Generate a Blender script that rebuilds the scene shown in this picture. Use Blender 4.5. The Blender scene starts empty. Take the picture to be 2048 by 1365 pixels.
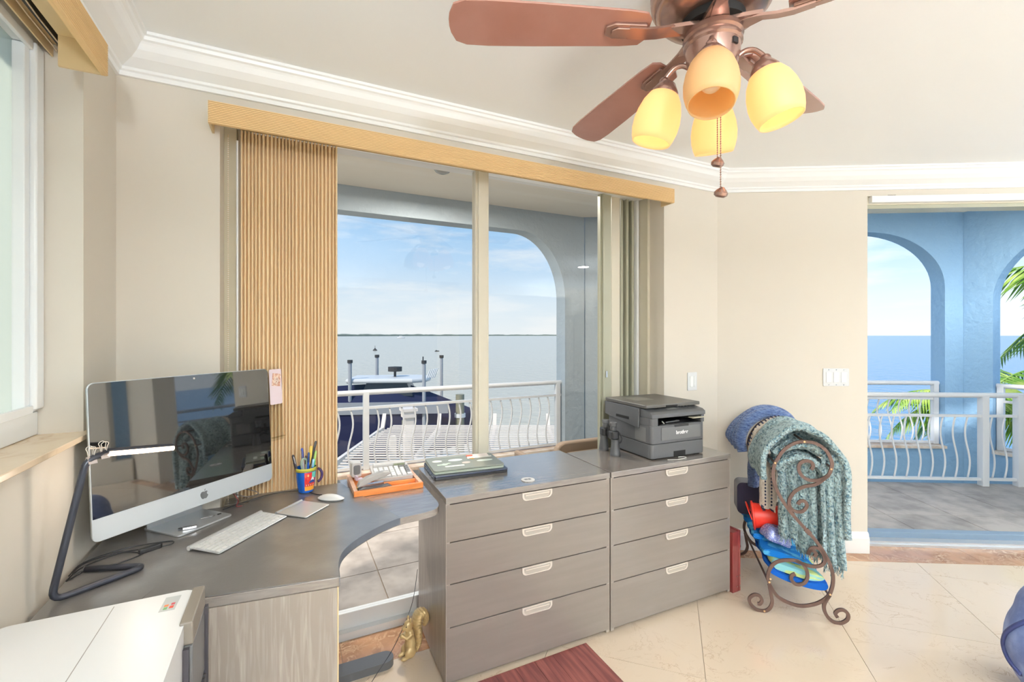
import bpy, bmesh, math, random
from mathutils import Vector, Matrix, noise
random.seed(7)
PI = math.pi
sc = bpy.context.scene
col = bpy.context.scene.collection

# ------------------------------------------------------------------ camera, sky, sun, exposure
CAM = (0.553, -2.075, 1.39)
cd = bpy.data.cameras.new('camera'); cam = bpy.data.objects.new('camera', cd); col.objects.link(cam)
cam.location = CAM
cam.rotation_euler = (PI/2, 0, -math.atan2(.44, .898))
cd.sensor_width = 36; cd.lens = 910/2048*36; cd.shift_y = -11.5/2048; cd.clip_start = .02; cd.clip_end = 20000
sc.camera = cam
sc.view_settings.view_transform = 'Standard'; sc.view_settings.look = 'None'
sc.view_settings.exposure = 0.85; sc.view_settings.gamma = 1
try: sc.view_settings.use_curve_mapping = False
except Exception: pass
sc.cycles.use_denoising = True
sc.cycles.max_bounces = 10; sc.cycles.diffuse_bounces = 6; sc.cycles.transparent_max_bounces = 16
sc.cycles.sample_clamp_indirect = 6; sc.cycles.caustics_reflective = False; sc.cycles.caustics_refractive = False

def lin(r, g, b, a=1):
    f = lambda c: (c/255/12.92) if c/255 <= .04045 else ((c/255+.055)/1.055)**2.4
    return (f(r), f(g), f(b), a)

W = bpy.data.worlds.new('sky'); sc.world = W; W.use_nodes = True
n = W.node_tree.nodes; L = W.node_tree.links; n.clear()
def nd(t, **k):
    x = n.new(t)
    for a, v in k.items(): setattr(x, a, v)
    return x
out = nd('ShaderNodeOutputWorld'); bg = nd('ShaderNodeBackground'); L.new(bg.outputs[0], out.inputs[0])
tc = nd('ShaderNodeTexCoord'); sx = nd('ShaderNodeSeparateXYZ'); L.new(tc.outputs['Generated'], sx.inputs[0])
rp = nd('ShaderNodeValToRGB'); L.new(sx.outputs['Z'], rp.inputs[0])
cr = rp.color_ramp
for p, c in ((0, (228, 238, 246)), (.07, (214, 232, 248)), (.16, (176, 212, 247)), (.28, (138, 192, 243)), (.6, (104, 166, 230))):
    e = cr.elements[0] if p == 0 else cr.elements.new(p)
    e.position = p; e.color = lin(*c)
cr.elements[-1].position = 1; cr.elements[-1].color = lin(84, 144, 214)
# soft clouds, stretched flat as they are near the horizon
mp = nd('ShaderNodeMapping'); mp.inputs['Scale'].default_value = (1.6, 1.6, 7.5); mp.inputs['Location'].default_value = (.3, .1, .35)
L.new(tc.outputs['Generated'], mp.inputs[0])
nz = nd('ShaderNodeTexNoise'); nz.inputs['Scale'].default_value = 2.1; nz.inputs['Detail'].default_value = 7; nz.inputs['Roughness'].default_value = .58
L.new(mp.outputs[0], nz.inputs['Vector'])
mr = nd('ShaderNodeMapRange'); mr.inputs[1].default_value = .47; mr.inputs[2].default_value = .72; mr.inputs[3].default_value = 0; mr.inputs[4].default_value = .85
L.new(nz.outputs[0], mr.inputs[0])
mx = nd('ShaderNodeMix', data_type='RGBA'); L.new(mr.outputs[0], mx.inputs[0]); L.new(rp.outputs[0], mx.inputs[6]); mx.inputs[7].default_value = lin(240, 245, 250)
L.new(mx.outputs[2], bg.inputs[0]); bg.inputs[1].default_value = .74

sun = bpy.data.lights.new('sun', 'SUN'); so = bpy.data.objects.new('sun', sun); col.objects.link(so)
sun.energy = 2.4; sun.angle = math.radians(2.5); sun.color = (1, .95, .88)
sd = Vector((.66, .36, -.72)).normalized()
so.rotation_euler = sd.to_track_quat('-Z', 'Y').to_euler()

# recessed ceiling lights of the room (all behind the camera); fittings are built further down
CANS = [(.85, -3.0), (.85, -4.2), (.85, -5.4), (4.6, -3.3), (6.0, -3.5), (6.2, -4.9), (6.4, -3.9)]
CAN_POWER = 10
for i, (x, y) in enumerate(CANS):
    ld = bpy.data.lights.new('can_lamp', 'AREA'); ld.shape = 'DISK'; ld.size = .16; ld.energy = CAN_POWER; ld.color = (1, .975, .94)
    lo = bpy.data.objects.new('can_lamp', ld); col.objects.link(lo); lo.location = (x, y, 2.432)

# ------------------------------------------------------------------ helpers: meshes
class MB:
    def __init__(s): s.v = []; s.f = []
    def add(s, v, f):
        k = len(s.v); s.v += [tuple(p) for p in v]; s.f += [tuple(i+k for i in q) for q in f]; return s
    def box(s, x0, y0, z0, x1, y1, z1, M=None):
        v = [(x, y, z) for z in (z0, z1) for y in (y0, y1) for x in (x0, x1)]
        if M is not None: v = [M @ Vector(p) for p in v]
        return s.add(v, [(0, 2, 3, 1), (4, 5, 7, 6), (0, 1, 5, 4), (1, 3, 7, 5), (3, 2, 6, 7), (2, 0, 4, 6)])
    def prism(s, poly, z0, z1, M=None):
        k = len(poly); v = [(x, y, z0) for x, y in poly] + [(x, y, z1) for x, y in poly]
        if M is not None: v = [M @ Vector(p) for p in v]
        return s.add(v, [tuple(range(k))[::-1], tuple(range(k, 2*k))] + [(i, (i+1) % k, k+(i+1) % k, k+i) for i in range(k)])
    def lathe(s, prof, seg=24, M=None, closed=False):
        v = []; k = len(prof)
        for j in range(seg):
            a = 2*PI*j/seg
            for r, z in prof: v.append((r*math.cos(a), r*math.sin(a), z))
        if M is not None: v = [M @ Vector(p) for p in v]
        f = []
        for j in range(seg):
            b = (j+1) % seg
            for i in range(k-1): f.append((j*k+i, b*k+i, b*k+i+1, j*k+i+1))
            if closed: f.append((j*k+k-1, b*k+k-1, b*k, j*k))
        if not closed:
            if prof[0][0] > 1e-6: f.append(tuple(j*k for j in range(seg))[::-1])
            if prof[-1][0] > 1e-6: f.append(tuple(j*k+k-1 for j in range(seg)))
        return s.add(v, f)
    def cyl(s, x, y, z0, z1, r, seg=20, r2=None, M=None):
        T = Matrix.Translation((x, y, 0)); T = (M @ T) if M is not None else T
        return s.lathe([(r, z0), (r if r2 is None else r2, z1)], seg, T)
    def tube(s, pts, r, seg=8, sect=None, up=(0, 0, 1), loop=False):
        """sweep a circle (or a list of (a, b) section points) along pts"""
        P = [Vector(p) for p in pts]; m = len(P)
        rr = r if isinstance(r, (list, tuple)) else [r]*m
        sec = sect or [(math.cos(2*PI*j/seg), math.sin(2*PI*j/seg)) for j in range(seg)]
        sg = len(sec); v = []; prev = None
        for i in range(m):
            if loop: t = P[(i+1) % m]-P[i-1]
            else: t = P[min(i+1, m-1)]-P[max(i-1, 0)]
            if t.length < 1e-9: t = Vector((0, 0, 1))
            t.normalize()
            if sect:
                u = Vector(up); a = t.cross(u)
                if a.length < 1e-5: a = Vector((1, 0, 0))
                a.normalize(); b = u
            else:
                a = (prev - t*prev.dot(t)) if prev is not None else t.orthogonal()
                if a.length < 1e-6: a = t.orthogonal()
                a.normalize(); b = t.cross(a)
            prev = a
            for ca, cb in sec: v.append(P[i] + a*ca*rr[i] + b*cb*rr[i])
        f = []
        for i in range(m if loop else m-1):
            q = (i+1) % m
            for j in range(sg): f.append((i*sg+j, i*sg+(j+1) % sg, q*sg+(j+1) % sg, q*sg+j))
        if not loop: f += [tuple(range(sg))[::-1], tuple((m-1)*sg+j for j in range(sg))]
        return s.add(v, f)
    def sphere(s, c, r, seg=16, rings=10, M=None):
        rx, ry, rz = r if isinstance(r, (tuple, list)) else (r, r, r)
        v = [(0, 0, -1)]; f = []
        for i in range(1, rings):
            a = -PI/2+PI*i/rings
            for j in range(seg): v.append((math.cos(a)*math.cos(2*PI*j/seg), math.cos(a)*math.sin(2*PI*j/seg), math.sin(a)))
        v.append((0, 0, 1)); R = M or Matrix.Identity(4)
        v = [R @ Vector((p[0]*rx, p[1]*ry, p[2]*rz)) + Vector(c) for p in v]
        for j in range(seg): f.append((0, 1+(j+1) % seg, 1+j))
        for i in range(rings-2):
            for j in range(seg):
                a = 1+i*seg+j; b = 1+i*seg+(j+1) % seg; f.append((a, b, b+seg, a+seg))
        t = len(v)-1; o = 1+(rings-2)*seg
        for j in range(seg): f.append((o+j, o+(j+1) % seg, t))
        return s.add(v, f)
    def grid(s, fn, nu, nv):
        v = [fn(i/nu, j/nv) for i in range(nu+1) for j in range(nv+1)]
        return s.add(v, [(i*(nv+1)+j, (i+1)*(nv+1)+j, (i+1)*(nv+1)+j+1, i*(nv+1)+j+1) for i in range(nu) for j in range(nv)])
    def xf(s, M): s.v = [tuple(M @ Vector(p)) for p in s.v]; return s

META = {}
def props(o, label=None, cat=None, group=None, kind=None):
    if label: o['label'] = label
    if cat: o['category'] = cat
    if group: o['group'] = group
    if kind: o['kind'] = kind
    return o
def obj(name, mb, m, parent=None, bevel=0, smooth=False, solid=0, sub=0, seg=2, world=False, fix=True):
    """link mb as ONE mesh object; world=True: the vertices are room coordinates although the parent stands elsewhere"""
    me = bpy.data.meshes.new(name); V = mb.v
    root = parent
    if world and parent is not None:
        while root.parent is not None: root = root.parent
        Mi = (Matrix.Translation(root.location) @ root.rotation_euler.to_matrix().to_4x4()).inverted()
        V = [tuple(Mi @ Vector(p)) for p in V]
    me.from_pydata([tuple(p) for p in V], [], mb.f)
    if fix:
        b = bmesh.new(); b.from_mesh(me); bmesh.ops.recalc_face_normals(b, faces=b.faces); b.to_mesh(me); b.free()
    me.materials.append(m)
    if smooth:
        for p in me.polygons: p.use_smooth = True
    o = bpy.data.objects.new(name, me); col.objects.link(o)
    if parent is not None: o.parent = parent
    if smooth == 'auto':
        es = o.modifiers.new('es', 'EDGE_SPLIT'); es.split_angle = math.radians(38)
    if solid:
        q = o.modifiers.new('so', 'SOLIDIFY'); q.thickness = solid; q.offset = 0
    if sub:
        q = o.modifiers.new('ss', 'SUBSURF'); q.levels = sub; q.render_levels = sub
    if bevel:
        q = o.modifiers.new('bv', 'BEVEL'); q.width = bevel; q.segments = seg; q.limit_method = 'ANGLE'; q.angle_limit = math.radians(40); q.harden_normals = False
    return o
def thing(name, loc, label, cat, group=None, rz=0):
    o = bpy.data.objects.new(name, None); o.empty_display_size = .05; col.objects.link(o)
    o.location = loc; o.rotation_euler = (0, 0, rz)
    return props(o, label, cat, group)
def struct(name, mb, m, parent=None, **k):
    o = obj(name, mb, m, parent, **k)
    if parent is None: o['kind'] = 'structure'
    return o
KIDS = {}
def copy_tree(o, loc=None, rz=None, label=None, parent=None):
    c = o.copy(); col.objects.link(c)
    if parent is not None: c.parent = parent
    if loc is not None: c.location = loc
    if rz is not None: c.rotation_euler = (0, 0, rz)
    if label: c['label'] = label
    for ch in [x for x in bpy.data.objects if x.parent == o and x is not c]: copy_tree(ch, parent=c)
    return c
def spline(pts, k=6, closed=False):
    P = [Vector(p) for p in pts]; m = len(P); o = []
    rng = m if closed else m-1
    for i in range(rng):
        a = P[(i-1) % m] if closed or i > 0 else P[i]; b = P[i]; c = P[(i+1) % m]; d = P[(i+2) % m] if closed or i+2 < m else c
        for j in range(k):
            t = j/k; o.append(.5*((2*b)+(c-a)*t+(2*a-5*b+4*c-d)*t*t+(3*b-a-3*c+d)*t**3))
    if not closed: o.append(P[-1])
    return o
def rrect(x0, y0, x1, y1, r, k=5):
    o = []
    for cx, cy, a in ((x1-r, y0+r, -PI/2), (x1-r, y1-r, 0), (x0+r, y1-r, PI/2), (x0+r, y0+r, PI)):
        for j in range(k+1): o.append((cx+r*math.cos(a+PI/2*j/k), cy+r*math.sin(a+PI/2*j/k)))
    return o
def frame(o, ex, ey, ez): 
    M = Matrix.Identity(4)
    for i, e in enumerate((ex, ey, ez)):
        for j in range(3): M[j][i] = e[j]
    for j in range(3): M[j][3] = o[j]
    return M
def text_mb(s, size, depth=.0004, extr=None, bold=0):
    cu = bpy.data.curves.new('t', 'FONT'); cu.body = s; cu.size = size; cu.align_x = 'CENTER'; cu.align_y = 'CENTER'; cu.extrude = depth; cu.offset = bold
    o = bpy.data.objects.new('t', cu); col.objects.link(o)
    dg = bpy.context.evaluated_depsgraph_get(); me = bpy.data.meshes.new_from_object(o.evaluated_get(dg))
    mb = MB(); mb.add([v.co[:] for v in me.vertices], [tuple(p.vertices) for p in me.polygons])
    bpy.data.objects.remove(o); bpy.data.curves.remove(cu); bpy.data.meshes.remove(me)
    return mb
def blob(parts, voxel=.005, smooth=4):
    """fuse closed shapes into one continuous skin"""
    me = bpy.data.meshes.new('b'); me.from_pydata(parts.v, [], parts.f)
    o = bpy.data.objects.new('b', me); col.objects.link(o)
    q = o.modifiers.new('r', 'REMESH'); q.mode = 'VOXEL'; q.voxel_size = voxel
    q = o.modifiers.new('s', 'SMOOTH'); q.iterations = smooth; q.factor = .5
    dg = bpy.context.evaluated_depsgraph_get(); m2 = bpy.data.meshes.new_from_object(o.evaluated_get(dg))
    mb = MB(); mb.add([v.co[:] for v in m2.vertices], [tuple(p.vertices) for p in m2.polygons])
    bpy.data.objects.remove(o); bpy.data.meshes.remove(me); bpy.data.meshes.remove(m2)
    return mb

# ------------------------------------------------------------------ helpers: materials
def mat(name, c, rough=.5, metal=0, spec=.5, coat=0, noise_=None, bump=None, emit=None, alpha=None, sheen=0, trans=0, rnd=0, ior=None):
    """noise_=(second colour, scale xyz, lo, hi, detail); bump=(scale xyz, strength, distance, kind)"""
    m = bpy.data.materials.new(name); m.use_nodes = True; N = m.node_tree.nodes; K = m.node_tree.links
    b = N['Principled BSDF']; b.inputs['Base Color'].default_value = lin(*c); b.inputs['Roughness'].default_value = rough
    b.inputs['Metallic'].default_value = metal; b.inputs['Specular IOR Level'].default_value = spec
    b.inputs['Coat Weight'].default_value = coat; b.inputs['Coat Roughness'].default_value = .15
    b.inputs['Sheen Weight'].default_value = sheen; b.inputs['Transmission Weight'].default_value = trans
    if ior: b.inputs['IOR'].default_value = ior
    tcn = N.new('ShaderNodeTexCoord')
    cout = None
    if noise_:
        c2, scl, lo, hi, det = noise_[:5]
        mp_ = N.new('ShaderNodeMapping'); mp_.inputs['Scale'].default_value = scl; K.new(tcn.outputs['Object'], mp_.inputs[0])
        t = N.new('ShaderNodeTexNoise'); t.inputs['Scale'].default_value = 1; t.inputs['Detail'].default_value = det; K.new(mp_.outputs[0], t.inputs['Vector'])
        if len(noise_) > 5: t.inputs['Distortion'].default_value = noise_[5]
        r = N.new('ShaderNodeMapRange'); r.inputs[1].default_value = lo; r.inputs[2].default_value = hi; K.new(t.outputs[0], r.inputs[0])
        x = N.new('ShaderNodeMix'); x.data_type = 'RGBA'; K.new(r.outputs[0], x.inputs[0]); x.inputs[6].default_value = lin(*c); x.inputs[7].default_value = lin(*c2)
        K.new(x.outputs[2], b.inputs['Base Color']); cout = x.outputs[2]
    if rnd:
        oi = N.new('ShaderNodeObjectInfo'); h = N.new('ShaderNodeHueSaturation'); r = N.new('ShaderNodeMapRange')
        r.inputs[3].default_value = 1-rnd; r.inputs[4].default_value = 1+rnd; K.new(oi.outputs['Random'], r.inputs[0]); K.new(r.outputs[0], h.inputs['Value'])
        if cout: K.new(cout, h.inputs['Color'])
        else: h.inputs['Color'].default_value = lin(*c)
        K.new(h.outputs[0], b.inputs['Base Color'])
    if bump:
        scl, st, dist, kind = bump
        mp_ = N.new('ShaderNodeMapping'); mp_.inputs['Scale'].default_value = scl; K.new(tcn.outputs['Object'], mp_.inputs[0])
        if kind == 'noise':
            t = N.new('ShaderNodeTexNoise'); t.inputs['Scale'].default_value = 1; t.inputs['Detail'].default_value = 5; o_ = t.outputs[0]
        elif kind == 'vor':
            t = N.new('ShaderNodeTexVoronoi'); t.inputs['Scale'].default_value = 1; o_ = t.outputs[0]
        else:
            t = N.new('ShaderNodeTexWave'); t.inputs['Scale'].default_value = 1; t.inputs['Distortion'].default_value = 1.5; o_ = t.outputs['Fac']
        K.new(mp_.outputs[0], t.inputs['Vector'])
        bp = N.new('ShaderNodeBump'); bp.inputs['Strength'].default_value = st; bp.inputs['Distance'].default_value = dist
        K.new(o_, bp.inputs['Height']); K.new(bp.outputs[0], b.inputs['Normal'])
    if emit:
        b.inputs['Emission Color'].default_value = lin(*emit[0]); b.inputs['Emission Strength'].default_value = emit[1]
    if alpha is not None: b.inputs['Alpha'].default_value = alpha
    return m
def glass_mat(name, tint=(.93, .94, .93), rough=0.0, ior=1.45):
    m = bpy.data.materials.new(name); m.use_nodes = True; N = m.node_tree.nodes; K = m.node_tree.links; N.clear()
    o = N.new('ShaderNodeOutputMaterial'); t = N.new('ShaderNodeBsdfTransparent'); g = N.new('ShaderNodeBsdfGlossy'); f = N.new('ShaderNodeFresnel'); x = N.new('ShaderNodeMixShader')
    t.inputs[0].default_value = (*tint, 1); g.inputs['Roughness'].default_value = rough; f.inputs[0].default_value = ior
    ge = N.new('ShaderNodeNewGeometry'); iv = N.new('ShaderNodeMath'); iv.operation = 'SUBTRACT'; iv.inputs[0].default_value = 1; K.new(ge.outputs['Backfacing'], iv.inputs[1])
    mu = N.new('ShaderNodeMath'); mu.operation = 'MULTIPLY'; K.new(f.outputs[0], mu.inputs[0]); K.new(iv.outputs[0], mu.inputs[1])
    K.new(mu.outputs[0], x.inputs[0]); K.new(t.outputs[0], x.inputs[1]); K.new(g.outputs[0], x.inputs[2]); K.new(x.outputs[0], o.inputs[0])
    return m
def marble(name, base, vein, dark, scale, rough=.12, rnd=.04, veinw=.035, patch=.5):
    m = mat(name, base, rough, spec=.5); N = m.node_tree.nodes; K = m.node_tree.links; b = N['Principled BSDF']
    g = N.new('ShaderNodeNewGeometry'); oi = N.new('ShaderNodeObjectInfo')
    ad = N.new('ShaderNodeVectorMath'); ad.operation = 'MULTIPLY_ADD'; K.new(oi.outputs['Random'], ad.inputs[0]); ad.inputs[1].default_value = (17, 31, 11); K.new(g.outputs['Position'], ad.inputs[2])
    t = N.new('ShaderNodeTexNoise'); t.inputs['Scale'].default_value = scale; t.inputs['Detail'].default_value = 8; t.inputs['Roughness'].default_value = .6; t.inputs['Distortion'].default_value = 1.2; K.new(ad.outputs[0], t.inputs['Vector'])
    # thin veins where the noise crosses its middle value
    s1 = N.new('ShaderNodeMath'); s1.operation = 'SUBTRACT'; K.new(t.outputs[0], s1.inputs[0]); s1.inputs[1].default_value = .5
    s2 = N.new('ShaderNodeMath'); s2.operation = 'ABSOLUTE'; K.new(s1.outputs[0], s2.inputs[0])
    r = N.new('ShaderNodeMapRange'); r.inputs[1].default_value = 0; r.inputs[2].default_value = veinw; r.inputs[3].default_value = 1; r.inputs[4].default_value = 0; K.new(s2.outputs[0], r.inputs[0])
    t2 = N.new('ShaderNodeTexNoise'); t2.inputs['Scale'].default_value = scale*.8; t2.inputs['Detail'].default_value = 5; K.new(ad.outputs[0], t2.inputs['Vector'])
    r2 = N.new('ShaderNodeMapRange'); r2.inputs[1].default_value = .4; r2.inputs[2].default_value = .65; r2.inputs[4].default_value = patch; K.new(t2.outputs[0], r2.inputs[0])
    x1 = N.new('ShaderNodeMix'); x1.data_type = 'RGBA'; K.new(r2.outputs[0], x1.inputs[0]); x1.inputs[6].default_value = lin(*base); x1.inputs[7].default_value = lin(*dark)
    mm = N.new('ShaderNodeMath'); mm.operation = 'MULTIPLY'; K.new(r.outputs[0], mm.inputs[0]); K.new(r2.outputs[0], mm.inputs[1])
    mm2 = N.new('ShaderNodeMath'); mm2.operation = 'MULTIPLY'; K.new(mm.outputs[0], mm2.inputs[0]); mm2.inputs[1].default_value = 1.0/max(patch, .01)*.75
    x2 = N.new('ShaderNodeMix'); x2.data_type = 'RGBA'; K.new(mm2.outputs[0], x2.inputs[0]); K.new(x1.outputs[2], x2.inputs[6]); x2.inputs[7].default_value = lin(*vein)
    K.new(x2.outputs[2], b.inputs['Base Color'])
    return m

M = {}
M['wall'] = mat('wall_paint', (214, 207, 195), .7, spec=.25, bump=((55, 55, 55), .06, .002, 'noise'))
M['ceil'] = mat('ceiling_paint', (243, 246, 247), .75, spec=.2, bump=((40, 40, 40), .12, .003, 'noise'))
M['trim'] = mat('white_trim', (238, 239, 238), .35, spec=.4)
M['frame'] = mat('window_frame_beige', (214, 208, 190), .35, spec=.4)
M['framew'] = mat('window_frame_white', (236, 239, 240), .3, spec=.4)
M['stile'] = mat('greenish_stile', (176, 176, 156), .35, spec=.4)
M['glass'] = glass_mat('pane_glass', (.90, .885, .86))
M['glassl'] = glass_mat('pane_glass_left', (.9, .92, .9))
N_ = M['glassl'].node_tree.nodes; K_ = M['glassl'].node_tree.links
tr_ = N_.new('ShaderNodeBsdfTranslucent'); tr_.inputs[0].default_value = lin(214, 217, 205); mx_ = N_.new('ShaderNodeMixShader'); mx_.inputs[0].default_value = .8
tp_ = [q for q in N_ if q.type == 'BSDF_TRANSPARENT'][0]; ms_ = [q for q in N_ if q.type == 'MIX_SHADER' and q is not mx_][0]
K_.new(tp_.outputs[0], mx_.inputs[1]); K_.new(tr_.outputs[0], mx_.inputs[2]); K_.new(mx_.outputs[0], ms_.inputs[1])
M['cream'] = marble('cream_marble', (218, 200, 178), (186, 158, 130), (220, 200, 176), 5.5, .09, veinw=.012, patch=.45)
M['emper'] = marble('brown_marble', (192, 146, 110), (236, 202, 164), (142, 102, 76), 12, .12, veinw=.04, patch=.7)
M['grout'] = mat('grout', (168, 152, 136), .9)
M['sill'] = marble('sill_marble', (226, 206, 178), (190, 160, 130), (214, 190, 160), 6, .2)
M['veneer'] = mat('dark_ash_veneer', (122, 115, 110), .24, spec=1, coat=.9, noise_=((136, 129, 123), (9, 60, 60), .42, .66, 8, .8), bump=((20, 220, 220), .08, .001, 'noise'))
M['veneer_v'] = mat('dark_ash_veneer_vertical', (146, 136, 127), .35, coat=.3, noise_=((178, 169, 160), (90, 90, 5), .46, .8, 9, 1.0), bump=((200, 200, 14), .1, .001, 'noise'))
M['front'] = mat('dark_drawer_front', (126, 117, 110), .3, spec=.7, coat=.35, noise_=((131, 122, 115), (3, 40, 40), .4, .7, 5))
M['mat'] = mat('dark_leatherette', (108, 105, 103), .28, spec=.9, coat=.4, noise_=((128, 125, 122), (7, 7, 7), .45, .7, 8), bump=((160, 160, 160), .25, .001, 'noise'))
M['black'] = mat('black_plastic', (38, 38, 40), .35)
M['blackgap'] = mat('shadow_gap_board', (20, 19, 19), .8)
M['dgrey'] = mat('dark_grey_plastic', (88, 89, 91), .42, bump=((300, 300, 300), .1, .0005, 'noise'))
M['mgrey'] = mat('mid_grey_plastic', (104, 105, 106), .38)
M['lgrey'] = mat('light_grey_plastic', (196, 194, 192), .4)
M['white'] = mat('white_plastic', (218, 220, 221), .35)
M['alu'] = mat('aluminium', (206, 210, 214), .32, metal=.55)
M['chin'] = mat('silver_chin', (206, 212, 216), .35, metal=.25)
M['screen'] = mat('black_glass_screen', (10, 11, 12), .025, spec=.8, ior=1.9, coat=.6, noise_=((30, 31, 33), (60, 60, 60), .5, .8, 6))
M['chrome'] = mat('satin_chrome', (200, 200, 204), .2, metal=.9)
M['handle'] = mat('pale_metal_handle', (220, 212, 202), .35, metal=.2)
M['blind'] = mat('tan_pleated_fabric', (238, 212, 172), .8, spec=.15)
M['valance'] = mat('tan_valance_fabric', (224, 192, 144), .8, spec=.15)
M['tanplastic'] = mat('tan_plastic', (216, 192, 148), .45)
M['bronze'] = mat('oiled_bronze', (166, 134, 122), .26, metal=.75)
M['bladew'] = mat('rosewood_blade', (164, 114, 100), .28, spec=.9, coat=1, noise_=((158, 106, 90), (9, 9, 9), .4, .65, 6))
M['darkmetal'] = mat('black_lamp_metal', (58, 60, 68), .35, metal=.35)
M['iron'] = mat('brown_wrought_iron', (98, 76, 68), .5, metal=.3)
M['brass'] = mat('brass_screw', (226, 190, 140), .3, metal=.6)
M['red_case'] = mat('mahogany_red', (128, 52, 50), .3, coat=.2)
M['mahogany'] = mat('mahogany_mat_wood', (112, 58, 56), .3, coat=.25, noise_=((148, 86, 80), (60, 4, 20), .4, .66, 7))
M['gold'] = mat('antique_gold', (214, 186, 134), .38, metal=.3, bump=((140, 140, 140), .4, .002, 'noise'))
M['stucco'] = mat('blue_stucco', (150, 188, 220), .85, spec=.2, bump=((16, 16, 16), .8, .02, 'noise'))
M['stucco_greyed'] = mat('stucco_greyed_by_glass', (176, 188, 196), .85, spec=.2, bump=((16, 16, 16), .6, .02, 'noise'))  # same blue wall; greying by pane tint and reflections put into the colour
M['bceil'] = mat('balcony_ceiling', (238, 232, 220), .8)
M['railp'] = mat('white_rail_paint', (224, 226, 228), .35)
M['stone'] = mat('balcony_stone', (178, 170, 162), .6, noise_=((146, 139, 133), (6, 6, 6), .4, .65, 6), rnd=.08, bump=((30, 30, 30), .3, .004, 'noise'))
M['sillout'] = mat('pale_coral_sill', (240, 224, 206), .7, noise_=((206, 180, 158), (9, 9, 9), .4, .6, 5))
M['navy'] = mat('navy_canvas', (44, 48, 78), .85, spec=.1)
M['greyboat'] = mat('grey_gelcoat', (150, 154, 160), .4)
M['pergola'] = mat('weathered_white_paint', (232, 222, 212), .7, rnd=.06)
M['piling'] = mat('grey_piling', (164, 168, 174), .7)
M['dark'] = mat('dark_wood', (58, 54, 50), .7)
M['teal'] = mat('teal_boucle', (184, 210, 214), .95, spec=.1, sheen=.3, noise_=((84, 122, 140), (75, 75, 75), .46, .66, 4), bump=((110, 110, 110), 1, .012, 'vor'))
M['bluek'] = mat('denim_blue_knit', (112, 136, 182), .95, spec=.1, sheen=.3, noise_=((66, 88, 138), (40, 40, 160), .42, .66, 3), bump=((70, 70, 160), .9, .008, 'vor'))
M['dotk'] = mat('cream_knit', (222, 212, 200), .95, spec=.1, sheen=.2, bump=((120, 120, 120), .8, .004, 'vor'))
M['navyyarn'] = mat('navy_yarn', (62, 66, 88), .95, spec=.1)
M['velvet'] = mat('purple_black_velvet', (30, 22, 48), .9, sheen=.6)
M['redp'] = mat('red_plastic', (232, 52, 34), .4)
M['lilac'] = mat('lilac_foil', (138, 150, 216), .35, metal=.3, noise_=((206, 212, 240), (160, 160, 160), .5, .6, 3))
M['towelb'] = mat('blue_terry', (34, 122, 206), .95, spec=.1, noise_=((96, 186, 232), (14, 14, 30), .48, .58, 3), bump=((240, 240, 240), .6, .004, 'noise'))
M['towelc'] = mat('aqua_lime_terry', (150, 218, 224), .95, spec=.1, noise_=((206, 226, 150), (10, 10, 40), .48, .56, 2), bump=((240, 240, 240), .6, .004, 'noise'))
M['towelw'] = mat('royal_blue_terry', (28, 92, 186), .95, spec=.1, bump=((240, 240, 240), .6, .004, 'noise'))
M['orange'] = mat('orange_wood', (222, 128, 62), .45, noise_=((236, 150, 84), (6, 60, 60), .4, .6, 5))
M['traywood'] = mat('pale_tray_wood', (206, 160, 132), .5, noise_=((222, 184, 158), (8, 80, 80), .4, .6, 5))
M['frond'] = mat('palm_leaf', (112, 158, 52), .5, noise_=((190, 204, 110), (3, 3, 3), .4, .65, 4), rnd=.15)
M['trunk'] = mat('palm_trunk', (150, 136, 118), .9, bump=((20, 20, 40), .6, .03, 'noise'))
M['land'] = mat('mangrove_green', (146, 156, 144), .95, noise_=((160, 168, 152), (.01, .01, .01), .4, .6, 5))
M['ground'] = mat('sandy_ground', (190, 178, 156), .95, noise_=((120, 128, 84), (.6, .6, .6), .45, .6, 5))
M['chairf'] = mat('black_mesh_chair', (26, 26, 28), .6)
M['outchair'] = mat('patio_cushion_taupe', (164, 144, 126), .85)

def flat(name, c, rough=.5, **k): return mat(name, c, rough, **k)
# ------------------------------------------------------------------ geometry of the room
XR = 3.062                      # the corner of window wall and right wall
D = Vector((.87, -.4931, 0)); NO = Vector((.4931, .87, 0))   # along the right wall; its outward normal
def RW(s, o, z=0.0): p = Vector((XR, 0, 0)) + D*s + NO*o; return (p.x, p.y, z)
RM = frame(RW(0, 0, 0), tuple(D), tuple(NO), (0, 0, 1))
CEIL = 2.44; WT = .25
REAR = -6.2; RLEN = 4.2
E_ = RW(RLEN, 0)
ROOM = [(0, 0), (0, REAR), (E_[0], REAR), (E_[0], E_[1]), (XR, 0)]

# floor: slab, then every marble tile
struct('floor', MB().prism([(0, 0), (0, REAR), (E_[0], REAR), (E_[0], E_[1]), RW(RLEN, .22)[:2], RW(0, .22)[:2], (XR-.1, .13), (0, .13)][::-1], -.05, -.0035), M['grout'])
floor = bpy.data.objects['floor']
def clip(poly, a, b, c):
    """keep a*x+b*y <= c"""
    o = []
    for i in range(len(poly)):
        p, q = poly[i], poly[(i+1) % len(poly)]
        dp, dq = a*p[0]+b*p[1]-c, a*q[0]+b*q[1]-c
        if dp <= 0: o.append(p)
        if (dp < 0 < dq) or (dq < 0 < dp):
            t = dp/(dp-dq); o.append((p[0]+(q[0]-p[0])*t, p[1]+(q[1]-p[1])*t))
    return o
def area(p): return abs(sum(p[i][0]*p[(i+1) % len(p)][1]-p[(i+1) % len(p)][0]*p[i][1] for i in range(len(p))))/2
Q = math.sqrt(.5); T = .9135; g = .0014
cw = NO.x*XR                                # right wall plane: NO . p = cw
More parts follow.
